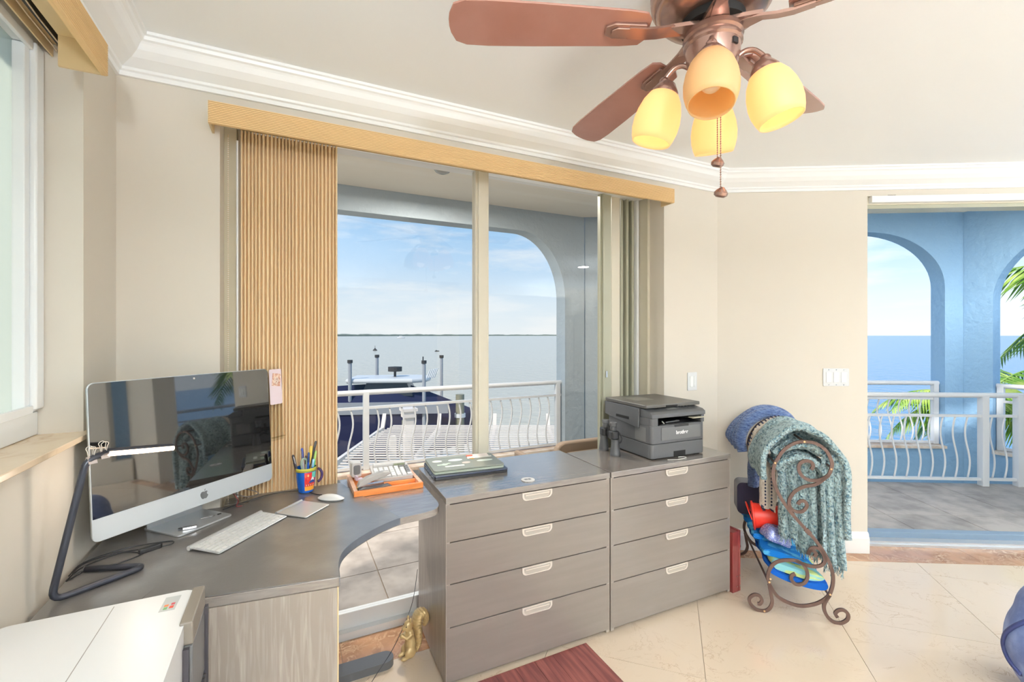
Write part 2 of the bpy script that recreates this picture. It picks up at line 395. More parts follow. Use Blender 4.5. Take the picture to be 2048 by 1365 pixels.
for i in range(-4, 14):
    for j in range(-9, 9):
        c1, c2 = 2.833+T*(i-5), 1.295+T*(j-2)  # tile between x-y=c1..c1+T and x+y=c2..c2+T
        pts = []
        for a, b in ((c1, c2), (c1+T, c2), (c1+T, c2+T), (c1, c2+T)): pts.append(((a+b)/2, (b-a)/2))
        cx, cy = sum(p[0] for p in pts)/4, sum(p[1] for p in pts)/4
        pts = [(cx+(p[0]-cx)*(1-2*g/T), cy+(p[1]-cy)*(1-2*g/T)) for p in pts]
        for a, b, c in ((0, 1, -.102), (-1, 0, -.14), (0, -1, -REAR-.02), (1, 0, E_[0]-.05), (NO.x, NO.y, cw-.122)):
            pts = clip(pts, a, b, c)
            if len(pts) < 3: break
        if len(pts) >= 3 and area(pts) > .0008:
            obj('tile', MB().prism(pts, -.003, 0), M['cream'], floor)
# dark marble border strips, laid piece by piece
def strip(a, b, w0, w1, u, v, o, start, L=.64):
    s = a
    s1 = start
    while s < b-1e-4:
        e = min(s1, b); 
        if e-s > .01:
            P = [(o[0]+u[0]*q+v[0]*w, o[1]+u[1]*q+v[1]*w) for q, w in ((s+.001, w0), (e-.001, w0), (e-.001, w1), (s+.001, w1))]
            obj('border_tile', MB().prism(P, -.003, 0), M['emper'], floor)
        s = e; s1 += L
strip(.14, 3.0, -.1, .112, (1, 0), (0, 1), (0, 0), .757)
strip(.05, .94, -.12, 0, D, NO, (XR, 0), .3)
strip(.94, 3.3, -.12, .09, D, NO, (XR, 0), 1.55)
strip(3.3, RLEN-.1, -.12, 0, D, NO, (XR, 0), 3.9)
strip(REAR+.05, -.1, .0, .138, (0, 1), (1, 0), (0, 0), -.75)

# walls
def wall_piece(mb, x0, x1, y0, y1, z0, z1): mb.box(x0, y0, z0, x1, y1, z1)
OX0, OX1, OZ = .313, 2.598, 2.286
w = MB(); w.box(-WT, 0, -.05, OX0, WT, CEIL); w.box(OX1, 0, -.05, XR+.02, WT, CEIL); w.box(OX0, 0, OZ, OX1, WT, CEIL)
struct('wall_back', w, M['wall'])
LY0, LY1, LZ0, LZ1 = -.286, -2.3, 1.085, 2.25
w = MB(); w.box(-WT, LY0, -.05, 0, 0, CEIL); w.box(-WT, LY1, -.05, 0, LY0, LZ0); w.box(-WT, LY1, LZ1, 0, LY0, CEIL); w.box(-WT, REAR, -.05, 0, LY1, CEIL)
struct('wall_left', w, M['wall'])
DS0, DS1, DZ = .936, 3.3, 2.225
w = MB(); w.box(0, 0, -.05, DS0, WT, CEIL, RM); w.box(DS1, 0, -.05, RLEN+.2, WT, CEIL, RM); w.box(DS0, 0, DZ+.055, DS1, WT, CEIL, RM)
struct('wall_right', w, M['wall'])
w = MB(); w.box(E_[0], REAR, -.05, E_[0]+.2, E_[1]-.05, .3); w.box(E_[0], REAR, 2.2, E_[0]+.2, E_[1]-.05, CEIL)
for y in (-2.5, -4.3, REAR+.1): w.box(E_[0], y-.15, .3, E_[0]+.2, y+.15, 2.2)
struct('wall_far_right', w, M['wall'])
w = MB(); w.box(-WT, REAR-.2, -.05, .3, REAR, CEIL); w.box(3.2, REAR-.2, -.05, 3.6, REAR, CEIL); w.box(6.3, REAR-.2, -.05, E_[0]+.2, REAR, CEIL); w.box(.3, REAR-.2, 2.25, 6.3, REAR, CEIL)
struct('wall_rear', w, M['wall'])
struct('ceiling', MB().prism([(-WT, WT), (-WT, REAR-.2), (E_[0]+.2, REAR-.2), (E_[0]+.2, E_[1]), RW(RLEN+.2, WT)[:2], RW(0, WT)[:2]], CEIL, CEIL+.12), M['ceil'])

# crown moulding and baseboards: a profile run along the walls, mitred in the corners
def corner(o, k):
    """room corner number k moved o into the room: 0 rear-left .. """
    if k == 'rl': return (o, REAR+o)
    if k == 'bl': return (o, -o)
    if k == 'br':  # y=-o and NO.p = cw - o
        return ((cw-o+NO.y*o)/NO.x, -o)
    if k == 're':
        p = Vector((XR, 0, 0))+D*RLEN-NO*o; return (p.x-.0, p.y)
def run(name, prof, ends, m, z=0):
    mb = MB(); k = len(prof)
    v = []
    for e in ends:
        for o, h in prof:
            q = corner(o, e) if isinstance(e, str) else (e(o))
            v.append((q[0], q[1], z+h))
    f = []
    for i in range(len(ends)-1):
        for j in range(k): f.append((i*k+j, i*k+(j+1) % k, (i+1)*k+(j+1) % k, (i+1)*k+j))
    f += [tuple(range(k)), tuple((len(ends)-1)*k+j for j in range(k))]
    return struct(name, mb.add(v, f), m)
cp = [(0, 2.318), (.011, 2.318), (.013, 2.333), (.021, 2.337), (.023, 2.346), (.034, 2.353), (.058, 2.368), (.078, 2.388), (.088, 2.406), (.093, 2.412), (.101, 2.416), (.104, 2.427), (.112, 2.430), (.113, CEIL), (0, CEIL)]
cp = [(a+.0003, b-.0003) for a, b in cp]
run('trim_1', cp, ['rl', 'bl'], M['trim']); run('trim_2', cp, ['bl', 'br'], M['trim']); run('trim_3', cp, ['br', 're'], M['trim'])
bp_ = [(.0003, 0.0005), (.020, 0.0005), (.020, .095), (.015, .103), (.013, .118), (.008, .128), (.0003, .132)]
run('baseboard_right', bp_, ['br', lambda o: RW(DS0, -o)[:2]], M['trim'])
run('baseboard_back', bp_, [lambda o: (OX1+.004, -o), 'br'], M['trim'])
run('baseboard_left', bp_, ['rl', lambda o: (o, -.76)], M['trim'])

# back sliding window: frame, stiles, panes
wn = MB(); wn.box(OX0+.0005, .12, -.049, OX1-.021, .239, .03); wn.box(OX0+.0005, .12, OZ-.029, OX1-.021, .239, OZ-.001)
win = struct('window_1', wn, M['framew'])
obj('jamb', MB().box(OX0+.0005, .12, .031, OX0+.045, .239, OZ-.03), flat('taupe_jamb', (196, 188, 164), .5), win)
mb = MB().box(OX0+.046, .15, .031, OX0+.10, .185, OZ-.03); obj('stile', mb, M['frame'], win, bevel=.002)
mb = MB().box(OX0+.10, .15, .031, 1.43, .185, .105); obj('bottom_rail', mb, M['framew'], win, bevel=.002)
mb = MB().box(1.5, .185, .031, 2.36, .215, .105); obj('bottom_rail', mb, M['framew'], win, bevel=.002)
mb = MB().box(1.43, .148, .031, 1.505, .20, OZ-.03); mb.box(1.443, .14, .031, 1.492, .15, OZ-.03); obj('meeting_stile', mb, M['frame'], win, bevel=.002)
obj('pane', MB().box(OX0+.10, .166, .105, 1.43, .170, OZ-.03), M['glass'], win)
obj('pane', MB().box(1.505, .198, .105, 2.27, .202, OZ-.03), M['glass'], win)
mb = MB().box(2.262, .185, .031, 2.345, .215, OZ-.03); mb.box(2.272, .17, .031, 2.285, .186, OZ-.03); obj('stile', mb, M['stile'], win, bevel=.002)
for z in (.95, 1.13): obj('lock', MB().box(2.30, .178, z, 2.312, .185, z+.04), M['chrome'], win)
mb = MB().box(2.36, .20, .031, 2.425, .235, OZ-.03); obj('stile', mb, M['frame'], win, bevel=.002)
for k, (a, b, y) in enumerate(((2.44, 2.452, .21), (2.462, 2.474, .225), (2.482, 2.500, .205), (2.508, 2.518, .23), (2.53, 2.548, .21))):
    obj('shutter_fold', MB().box(a, y, .031, b, y+.03, OZ-.03), M['stile'], win, bevel=.002)
mb = MB().box(2.425, .236, .031, 2.56, .245, OZ-.03); obj('shutter_back', mb, flat('green_grey_shutter', (96, 98, 84), .5), win)
mb = MB().box(2.553, .19, .031, 2.572, .24, OZ-.03); obj('stile', mb, M['framew'], win, bevel=.002)
mb = MB().box(2.578, .12, 0, 2.598, .24, OZ); obj('jamb', mb, M['frame'], win, bevel=.001)
mb = MB().box(2.572, .20, .03, 2.578, .24, OZ-.03); obj('gasket', mb, M['blackgap'], win)

# left window: white frame, pane, marble sill
wn = MB(); FX = -.10
wn.box(FX-.05, LY0-.075, LZ0+.087, FX+.0, LY0-.0005, LZ1-.052); wn.box(FX-.05, LY1+.001, LZ0+.018, FX, LY0-.0005, LZ0+.085); wn.box(FX-.05, LY1+.001, LZ1-.05, FX, LY0-.0005, LZ1-.001); wn.box(FX-.05, LY1+.001, LZ0+.087, FX, LY1+.05, LZ1-.052)
win2 = struct('window_2', wn, M['framew'], bevel=.003)
mb = MB().box(FX-.001, LY0-.052, LZ0+.095, FX+.016, LY0-.006, LZ1-.035); obj('stile', mb, M['framew'], win2, bevel=.006, seg=3)
mb = MB().box(FX-.001, LY1+.05, LZ0+.086, FX+.010, LY0-.055, LZ0+.108); obj('rail', mb, M['framew'], win2, bevel=.002)
mb = MB().box(FX-.001, LY1+.05, LZ1-.06, FX+.010, LY0-.055, LZ1-.035); obj('rail', mb, M['framew'], win2, bevel=.002)
obj('pane', MB().box(FX-.03, LY1+.04, LZ0+.08, FX-.026, LY0-.05, LZ1-.04), M['glassl'], win2)
struct('trim_4', MB().box(FX-.05, LY1, LZ0+.0005, .022, LY0+.04, LZ0+.017), M['sill'], bevel=.002)

# right door: header track, floor tracks (its panels are slid away)
mb = MB().box(DS0+.004, .02, DZ+.005, DS1, .16, DZ+.054, RM)
dr = struct('door_1', mb, M['frame'])
obj('header_rail', MB().box(DS0+.02, -.012, DZ+.012, DS1, .02, DZ+.054, RM), M['trim'], dr, bevel=.002)
obj('header_lip', MB().box(DS0+.006, .03, DZ-.018, DS1, .13, DZ+.006, RM), M['stile'], dr)
mb = MB(); mb.box(DS0+.004, .09, -.002, DS1, .2, .014, RM); mb.box(DS0+.004, .105, .014, DS1, .112, .03, RM)
obj('floor_track', mb, M['alu'], dr)
mb = MB(); mb.box(DS0+.004, .2, -.04, DS1, .26, .052, RM); obj('track_rail', mb, flat('blue_grey_track', (128, 148, 168), .4), dr, bevel=.003)
for s in (1.06, 1.62): obj('bracket', MB().box(s, .0, DZ+.05, s+.05, .03, DZ+.062, RM), M['iron'], dr)

# switch plates
def plate(name, s, z, wdt, nr, label):
    t = thing(name, RW(s, 0, z), label, 'light switch', rz=math.atan2(D.y, D.x))
    obj('plate', MB().prism(rrect(-wdt/2, -.057, wdt/2, .057, .005), .0005, .006, frame((0, 0, 0), (1, 0, 0), (0, 0, 1), (0, -1, 0))), M['white'], t, bevel=.0015)
    for k in range(nr):
        x = (k-(nr-1)/2)*.046
        obj('rocker', MB().box(x-.016, -.0095, -.033, x+.016, -.006, .033), M['trim'], t, bevel=.001)
        for zz in (-.048, .048): obj('screw', MB().cyl(x, 0, -.0072, -.006, .003, 10, M=frame((0, 0, zz), (1, 0, 0), (0, 0, 1), (0, 1, 0))), M['chrome'], t)
    return t
plate('light_switch', -.0+.0, 0, 0, 0, '') if False else None
t = plate('light_switch', .74, 1.12, .16, 3, 'white triple rocker switch plate on the wall beside the open door')
# the double plate hangs on the short return of the window wall
t = thing('light_switch', (2.83, 0, 1.10), 'white single dimmer switch plate on the wall above the black printer', 'light switch')
obj('plate', MB().prism(rrect(-.04, -.057, .04, .057, .005), .0005, .006, frame((0, 0, 0), (1, 0, 0), (0, 0, 1), (0, -1, 0))), M['white'], t, bevel=.0015)
obj('rocker', MB().box(-.022, -.0095, -.033, .004, -.006, .033), M['trim'], t, bevel=.001)
obj('slider', MB().box(.012, -.0095, -.033, .020, -.006, .033), M['trim'], t, bevel=.001)

# ------------------------------------------------------------------ outside: balcony, arches, railings
BC = 2.726
def arch_panel(s0, s1, a0, a1, zs, zt, zsp, th, z0, z1, Mx, side_r=.56, flat_top=True):
    """wall slab from s0..s1 (thickness 0..th) with an opening a0..a1 from z=zs up, haunches of radius side_r x (zt-zsp)"""
    hole = [(a0, zs), (a0, zsp)]
    for k in range(1, 17):
        q = PI/2*k/16; hole.append((a0+side_r*(1-math.cos(q)), zsp+(zt-zsp)*math.sin(q)))
    for k in range(16, -1, -1):
        q = PI/2*k/16; hole.append((a1-side_r*(1-math.cos(q)), zsp+(zt-zsp)*math.sin(q)))
    hole += [(a1, zs)]
    mb = MB()
    # faces between hole outline and outer rectangle, split into columns
    top = hole[1:-1]
    v = []; f = []
    def P(s, o, z): v.append(tuple(Mx @ Vector((s, o, z)))); return len(v)-1
    for o in (0, th):
        f.append((P(s0, o, z0), P(a0, o, z0), P(a0, o, z1), P(s0, o, z1)))
        f.append((P(a1, o, z0), P(s1, o, z0), P(s1, o, z1), P(a1, o, z1)))
        f.append((P(a0, o, z0), P(a1, o, z0), P(a1, o, zs), P(a0, o, zs)))
        for i in range(len(top)-1):
            (x0, y0), (x1, y1) = top[i], top[i+1]
            if x1-x0 > 1e-6: f.append((P(x0, o, y0), P(x1, o, y1), P(x1, o, z1), P(x0, o, z1)))
    for i in range(len(hole)-1):
        (x0, y0), (x1, y1) = hole[i], hole[i+1]
        f.append((P(x0, 0, y0), P(x1, 0, y1), P(x1, th, y1), P(x0, th, y0)))
    f.append((P(a0, 0, zs), P(a1, 0, zs), P(a1, th, zs), P(a0, th, zs)))
    for s in (s0, s1): f.append((P(s, 0, z0), P(s, th, z0), P(s, th, z1), P(s, 0, z1)))
    return mb.add(v, f)
Ib = frame((0, 2.2, 0), (1, 0, 0), (0, 1, 0), (0, 0, 1))
struct('wall_outer_back', arch_panel(-3.2, 3.56, -2.0, 3.303, .12, 2.50, 1.78, .18, -4.5, BC+.3, Ib, side_r=.56), M['stucco_greyed'])
A0 = Vector((6.258, .692, 0)); Ir = frame(tuple(A0), tuple(D), tuple(NO), (0, 0, 1))
struct('wall_outer_pier', MB().box(-3.08, 0, -4.5, -1.9, .18, BC+.3, Ir), M['stucco_greyed'])  # stretch of the right wall split off to carry the glass-greyed colour
struct('wall_outer_right', arch_panel(-1.899, 1.02, -1.45, .803, .16, 2.521, 1.92, .18, -4.5, BC+.3, Ir, side_r=.80), M['stucco'])
Is = frame((7.12, .2, 0), (0, -1, 0), (1, 0, 0), (0, 0, 1))
struct('wall_outer_side', arch_panel(0, 6.5, .228, 2.4, .16, 2.521, 1.75, .18, -4.5, BC+.3, Is, side_r=.9), M['stucco'])
for nm, fr, a, b in (('trim_5', Ib, -2.0, 3.303), ('trim_6', Ir, -1.45, .803), ('trim_7', Is, .228, 2.4)):
    zz = .12 if nm == 'trim_5' else .16
    struct(nm, MB().box(a+.001, -.03, zz+.001, b-.001, .2, zz+.03, fr), M['sillout'])
# balcony slab and its stone pieces, ceiling slab
q0 = RW(0, WT)
railL = Vector((5.598, .374, 0))
floor_poly = [(-3.2, .26), (2.9, .26), RW(.1, WT+.01)[:2], RW(4.3, WT+.01)[:2], (E_[0]+1.3, -2.6), (7.1, -2.6), (7.1, -.55)]
p1 = railL + D*1.5 + NO*.06; p2 = railL - D*1.9 + NO*.06
floor_poly += [(p1.x, p1.y), (p2.x, p2.y), (3.4, 2.19), (-3.2, 2.19)]
struct('floor_balcony', MB().prism(floor_poly, -.25, -.056), M['grout'])
bfl = bpy.data.objects['floor_balcony']
for i in range(-4, 14):
    for j in range(-3, 6):
        a, b = i*.52, .27+j*.52
        for part in (0, 1):
            pts = [(a+.003, b+.003), (a+.517, b+.003), (a+.517, b+.517), (a+.003, b+.517)]
            if part == 0: pl = ((0, -1, -.262), (0, 1, 2.185), (1, 0, 3.42), (-1, 0, 3.1), (-NO.x, -NO.y, -(cw+WT+.012)) if a > 2.6 else (0, -1, -.262))
            else:
                pts = [RW(p[0]-1.5, p[1])[:2] for p in pts]
                pl = ((-NO.x, -NO.y, -(cw+WT+.012)), (NO.x, NO.y, NO.dot(railL)+.06), (-1, 0, -3.425), (1, 0, 7.09), (0, 1, 2.18), (0, -1, 2.5))
            for q in pl:
                pts = clip(pts, *q)
                if len(pts) < 3: break
            if len(pts) >= 3 and area(pts) > .002: obj('paving_stone', MB().prism(pts, -.056, -.05), M['stone'], bfl)
struct('ceiling_balcony', MB().prism([(-3.3, WT+.001), (XR+.1, WT+.001), RW(RLEN+.2, WT+.001)[:2], (E_[0]+.22, -6.5), (7.13, -6.5), (7.13, .22), (6.27, .70), (3.5, 2.22), (-3.3, 2.22)], BC, BC+.1), M['bceil'])
# exterior faces of the house walls
struct('wall_house', MB().box(XR-.02, WT, CEIL, XR+.15, WT+.01, BC).box(-3.3, WT-.01, CEIL, OX0+3, WT, BC), M['stucco_greyed'])

def railing(label, a, b, z0, z1, zm, posts, nb, bow, group, mname='railing', hr=.025, post_r=.026, base=None, bowdir=None):
    a = Vector((a[0], a[1], 0)); b = Vector((b[0], b[1], 0)); d = (b-a); ln = d.length; d.normalize(); nrm = Vector((-d.y, d.x, 0))
    t = thing(mname, (a.x, a.y, z0), label, 'railing', group, rz=math.atan2(d.y, d.x))
    S = [(.026, 0), (.022, .014), (0, .02), (-.022, .014), (-.026, 0), (-.022, -.014), (0, -.02), (.022, -.014)]
    obj('top_rail', MB().tube([(0, 0, z1-z0), (ln, 0, z1-z0)], hr, 12), M['railp'], t, smooth='auto')
    obj('middle_rail', MB().box(0, -.015, zm-z0-.012, ln, .015, zm-z0+.012), M['railp'], t)
    obj('bottom_rail', MB().box(0, -.015, .0, ln, .015, .024), M['railp'], t)
    zb = (base if base is not None else z0)-z0
    for p in posts: obj('post', MB().box(p-post_r, -post_r, zb, p+post_r, post_r, z1-z0-.005), M['railp'], t, bevel=.002)
    h = zm-z0
    pr = None
    for k in range(nb):
        x = ln*(k+.5)/nb
        if any(abs(x-p) < post_r+.02 for p in posts): continue
        pts = [(0, 0, .02)]
        for q in range(1, 16):
            u = q/16; off = bow*math.sin(2*PI*u)*(1 if True else 0)
            pts.append((off, 0, .02+(h-.03)*u))
        pts.append((0, 0, h-.012))
        if pr is None: pr = obj('baluster', MB().tube(pts, .0085, 6), M['railp'], t, smooth=True)
        else:
            c = pr.copy(); col.objects.link(c)
            c.location = (x, 0, 0); continue
        pr.location = (x, 0, 0)
    return t
railing('white railing across the wide arch behind the window', (-2.0, 2.29), (3.303, 2.29), .165, .862, .72, (.12, 3.19, 5.26), 46, -.022, 'balcony railings', base=.152)
railing('near white railing along the balcony edge outside the open door', (railL-D*1.6)[:2], (railL+D*1.42)[:2], .0, .815, .618, (.1, 1.6+1.06, 2.98), 27, .022, 'balcony railings', post_r=.03, base=-.0495)
p1 = A0-D*1.45+NO*.09; p2 = A0+D*.803+NO*.09
railing('far white railing inside the round arch beyond the open door', p1[:2], p2[:2], .20, .862, .69, (.03, 2.22), 20, .022, 'balcony railings', base=.192)
railing('white railing in the side arch with palm leaves behind it', (7.21, -.03), (7.21, -2.2), .20, .862, .70, (.03, 2.1), 18, .022, 'balcony railings', base=.192)

# dome light on the balcony ceiling
t = thing('ceiling_light', (1.637, 1.38, BC), 'small clear dome light on the balcony ceiling behind the window', 'lamp')
obj('base', MB().cyl(0, 0, -.012, -.0005, .075, 24), M['mgrey'], t)
obj('shade', MB().lathe([(.072, -.012), (.07, -.03), (.055, -.05), (.03, -.062), (0, -.066)], 24), flat('ribbed_glass', (200, 202, 200), .2, trans=.4), t, smooth=True)
for i, (x, y) in enumerate(((1.637, 1.38), (5.35, -1.15), (-.9, 1.3), (6.1, -1.6))):  # domes after the first are unseen, added to brighten the balcony
    if i:
        c = copy_tree(t, (x, y, BC), label=('', 'unseen dome light added to brighten the right balcony, outside the frame', 'unseen dome light added to brighten the left end of the balcony', 'second unseen dome light added to brighten the right balcony')[i])
    ld = bpy.data.lights.new('dome_fill_lamp', 'AREA'); ld.shape = 'DISK'; ld.size = .14; ld.energy = 38; ld.color = (1, .97, .92)
    lo = bpy.data.objects.new('dome_fill_lamp', ld); col.objects.link(lo); lo.location = (x, y, BC-.07)
# patio armchair on the balcony
t = thing('patio_chair', (2.62, 1.05, -.05), 'taupe upholstered patio chair back seen over the dark drawers', 'chair')
obj('backrest', MB().prism(rrect(-.36, 0, .36, .37, .08), -.035, .035, frame((0, -.30, .30), (1, 0, 0), (0, -.1, 1), (0, -1, 0))), M['outchair'], t, bevel=.02, seg=3)
obj('backrest_panel', MB().prism(rrect(-.33, 0, .33, .31, .05), -.005, .005, frame((0, -.375, .30), (1, 0, 0), (0, -.1, 1), (0, -1, 0))), M['outchair'], t, bevel=.004)
obj('seat', MB().box(-.36, -.27, .26, .36, .35, .36), M['outchair'], t, bevel=.03, seg=3)
for sx in (-1, 1):
    obj('armrest', MB().box(sx*.36-.05*(sx > 0)-.0, -.27, .36, sx*.36+.05*(sx < 0), .33, .47), M['outchair'], t, bevel=.02)
    for sy in (-.25, .3): obj('leg', MB().cyl(sx*.3, sy, 0.0005, .26, .02, 12), M['dark'], t)

# ------------------------------------------------------------------ outside: water, shore, dock, boat, pergola, palms
seam = mat('bay_water', (118, 146, 152), .12, spec=.35, bump=((.9, .9, .9), .5, .35, 'noise'))
N = seam.node_tree.nodes; K = seam.node_tree.links; b = N['Principled BSDF']
geo = N.new('ShaderNodeNewGeometry'); mpn = N.new('ShaderNodeMapping'); mpn.inputs['Scale'].default_value = (.35, .35, .35); K.new(geo.outputs['Position'], mpn.inputs[0])
tn = N.new('ShaderNodeTexNoise'); tn.inputs['Scale'].default_value = 2; tn.inputs['Detail'].default_value = 6; K.new(mpn.outputs[0], tn.inputs['Vector'])
sxn = N.new('ShaderNodeSeparateXYZ'); K.new(geo.outputs['Position'], sxn.inputs[0])
# the bay (left) is greyer than the open water (right)
dv = N.new('ShaderNodeMath'); dv.operation = 'DIVIDE'; K.new(sxn.outputs['X'], dv.inputs[0]); K.new(sxn.outputs['Y'], dv.inputs[1])
mrn = N.new('ShaderNodeMapRange'); mrn.inputs[1].default_value = .75; mrn.inputs[2].default_value = 1.5; K.new(dv.outputs[0], mrn.inputs[0])
gt = N.new('ShaderNodeMath'); gt.operation = 'LESS_THAN'; K.new(sxn.outputs['Y'], gt.inputs[0]); gt.inputs[1].default_value = 0
mxv = N.new('ShaderNodeMath'); mxv.operation = 'MAXIMUM'; K.new(mrn.outputs[0], mxv.inputs[0]); K.new(gt.outputs[0], mxv.inputs[1])
ca = N.new('ShaderNodeMix'); ca.data_type = 'RGBA'; K.new(mxv.outputs[0], ca.inputs[0]); ca.inputs[6].default_value = lin(200, 192, 170); ca.inputs[7].default_value = lin(88, 142, 176)
K.new(ca.outputs[2], b.inputs['Base Color'])
for l in list(b.inputs['Normal'].links): K.remove(l)
bpn = N.new('ShaderNodeBump'); bpn.inputs['Strength'].default_value = .55; bpn.inputs['Distance'].default_value = .6; K.new(tn.outputs[0], bpn.inputs['Height']); K.new(bpn.outputs[0], b.inputs['Normal'])
b.inputs['Roughness'].default_value = .2
R = 9000
sea = struct('sea', MB().add([(-R, -R, -4.5), (R, -R, -4.5), (R, R, -4.5), (-R, R, -4.5)], [(0, 1, 2, 3)]), seam)
sea['kind'] = 'structure'
struct('ground', MB().prism([(-12, -14), (12, -14), (11.5, 1), (5.2, 4.6), (1.5, 10.6), (-12, 12)], -5, -4.1), M['ground'])
# far mangrove shore: a long low bank with a ragged top
mb = MB(); v = []; f = []; k = 0
for i in range(241):
    a = -12+ (50+12)*i/240; az = math.radians(a)
    # the bank runs from ahead of the window out to the right and thins away
    dist = 2600+26*abs(i-60)
    h = (14+5*noise.noise((i*.21, 0, 0))+3*noise.noise((i*.9, 3, 0)))*(1 if i < 175 else max(.25, 1-(i-175)/75))
    x, y = CAM[0]+dist*math.sin(az), CAM[1]+dist*math.cos(az)
    x2, y2 = CAM[0]+(dist+160)*math.sin(az), CAM[1]+(dist+160)*math.cos(az)
    v += [(x, y, -4.6), (x, y, -4.5+h*.72), (x2, y2, -4.5+h), (x2, y2, -4.6)]
    if i: f += [(k-4+j, k+j, k+(j+1) % 4, k-4+(j+1) % 4) for j in range(4)]
    k += 4
f += [(0, 1, 2, 3), (k-4, k-3, k-2, k-1)]
sh = obj('shoreline', mb.add(v, f), M['land']); props(sh, 'long low green mangrove shoreline on the horizon', 'shoreline')
def far(px, dist):  # a bearing given as lateral / forward of the view, at a distance
    a = (px-1024)/910; dx, dy = .44+.898*a, .898-.44*a
    return CAM[0]+dx*dist, CAM[1]+dy*dist
x, y = far(750, 175); t = thing('channel_marker', (x, y, -4.5), 'dark pyramid channel marker out on the bay, left of the window stile', 'buoy')
obj('float', MB().lathe([(.85, 0), (.8, .2), (.4, .6), (.2, .9), (0, 1)], 12), M['dark'], t); obj('mast', MB().cyl(0, 0, .9, 1.9, .07, 8), M['dark'], t)
x, y = far(874, 165); t = thing('channel_marker', (x, y, -4.5), 'low dark floating buoy farther right on the bay', 'buoy')
obj('float', MB().sphere((0, 0, .1), (.9, .4, .25)), M['dark'], t); obj('knob', MB().sphere((-.3, 0, .35), (.25, .25, .2), 10, 6), M['dark'], t)
x, y = far(802, 900); t = thing('sailboat', (x, y, -4.5), 'tiny white boat far off below the mangrove shore', 'boat')
obj('hull', MB().sphere((0, 0, 1), (8, 3, 2.2), 12, 8), M['white'], t); obj('cabin', MB().box(-3, -1.5, 2.5, 2, 1.5, 5), M['white'], t)

# mooring pilings round the boat lift
for px, dist, zt, lab in ((700, 17.5, .32, 'thin grey boat lift pole nearest the blinds'), (754, 20.5, .39, 'second grey boat lift pole rising behind the white boat top'),
                          (848, 17.5, .30, 'grey boat lift pole right of the white boat top'), (883, 20.5, .37, 'grey boat lift pole nearest the window stile')):
    x, y = far(px, dist); t = thing('lift_pole', (x, y, -4.5), lab, 'pole', 'boat lift poles')
    obj('pole', MB().cyl(0, 0, 0, zt+4.5, .07, 10), M['piling'], t); obj('cap', MB().cyl(0, 0, zt+4.5, zt+4.62, .10, 10), M['dark'], t)
for px, dist, zt, lab in ((815, 13.6, -1.15, 'short wooden dock piling with a white light under the boat cover'), (920, 18.0, -.95, 'short greenish wooden piling behind the railing')):
    x, y = far(px, dist); t = thing('piling', (x, y, -4.5), lab, 'piling')
    obj('post', MB().cyl(0, 0, 0, zt+4.5, .17, 12), flat('wet_piling', (140, 138, 118), .8), t, smooth='auto')
    obj('collar', MB().cyl(0, 0, zt+3.6, zt+3.75, .22, 12), M['white'], t)
# the boat under its navy canvas
bx, by = far(800, 18.6)
ax = Vector((.898, -.44, 0))
t = thing('boat', (bx, by, -4.5), 'motor boat under a navy canvas cover with a white hard top', 'boat', rz=math.atan2(ax.y, ax.x)+.10)
def hull(u, v_):
    x = -4.2+7.6*u; w_ = 1.25*(1-max(0, (u-.55)/.45)**2)+.02; a = PI*v_
    top = 3.58 - .25*max(0, (u-.62)/.38)**1.5*3.2
    return (x, -w_*math.cos(a), .9+(top-.9)*(1 if v_ in (0, 1) else (1 if False else abs(math.cos(a))**.4)))
secs = []
mb = MB(); v = []; f = []; k = 0; ns = 20
for i in range(ns+1):
    u = i/ns; x = -4.6+7.9*u; wd = 1.3*(1-max(0, (u-.5)/.5)**2.2)+.03
    peak = 3.66+.28*math.sin(min(1, u/.6)*PI/2) - 1.25*max(0, (u-.60)/.40)**1.1
    edge = 2.95-.9*max(0, (u-.55)/.45)
    sec = [(-wd, edge), (-wd*.55, (peak+edge)/2+.2), (0, peak), (wd*.55, (peak+edge)/2+.2), (wd, edge), (wd*.98, 1.3+.3*u), (wd*.4, .75+.8*u*u), (-wd*.4, .75+.8*u*u), (-wd*.98, 1.3+.3*u)]
    v += [(x, a, b_) for a, b_ in sec]
    if i: f += [(k-9+j, k+j, k+(j+1) % 9, k-9+(j+1) % 9) for j in range(9)]
    k += 9
f += [tuple(range(9)), tuple(k-9+j for j in range(9))]
obj('canvas_cover', mb.add(v, f), M['navy'], t, smooth='auto')
mb = MB()
for i in range(15):
    pass
obj('hard_top', MB().prism([(-1.95, -.9), (.6, -.95), (1.15, -.6), (1.25, 0), (1.15, .6), (.6, .95), (-1.95, .9)], 4.02, 4.2), M['white'], t, bevel=.08, seg=3)
obj('windshield', MB().add([(-1.4, -.7, 3.5), (.6, -.75, 3.5), (.35, -.7, 4.02), (-1.2, -.65, 4.02), (-1.4, .7, 3.5), (.6, .75, 3.5), (.35, .7, 4.02), (-1.2, .65, 4.02)],
    [(0, 1, 2, 3), (4, 5, 6, 7), (0, 1, 5, 4), (1, 2, 6, 5), (2, 3, 7, 6), (3, 0, 4, 7)]), flat('smoked_windows', (52, 56, 60), .3), t)
for k in range(5): obj('rod_holder', MB().tube([(1.1+.06*k, -.5+.25*k, 4.1), (1.25+.06*k, -.5+.25*k, 4.5)], .03, 6), M['white'], t)
obj('radar', MB().cyl(-.2, 0, 4.42, 4.6, .28, 16).cyl(-.2, 0, 4.2, 4.42, .05, 8), M['dark'], t)
obj('antenna', MB().cyl(.9, .3, 4.1, 5.0, .025, 6), M['dark'], t)
obj('side_stripe', MB().box(-4.5, -1.38, 2.9, 2.0, -1.31, 3.35), M['greyboat'], t)
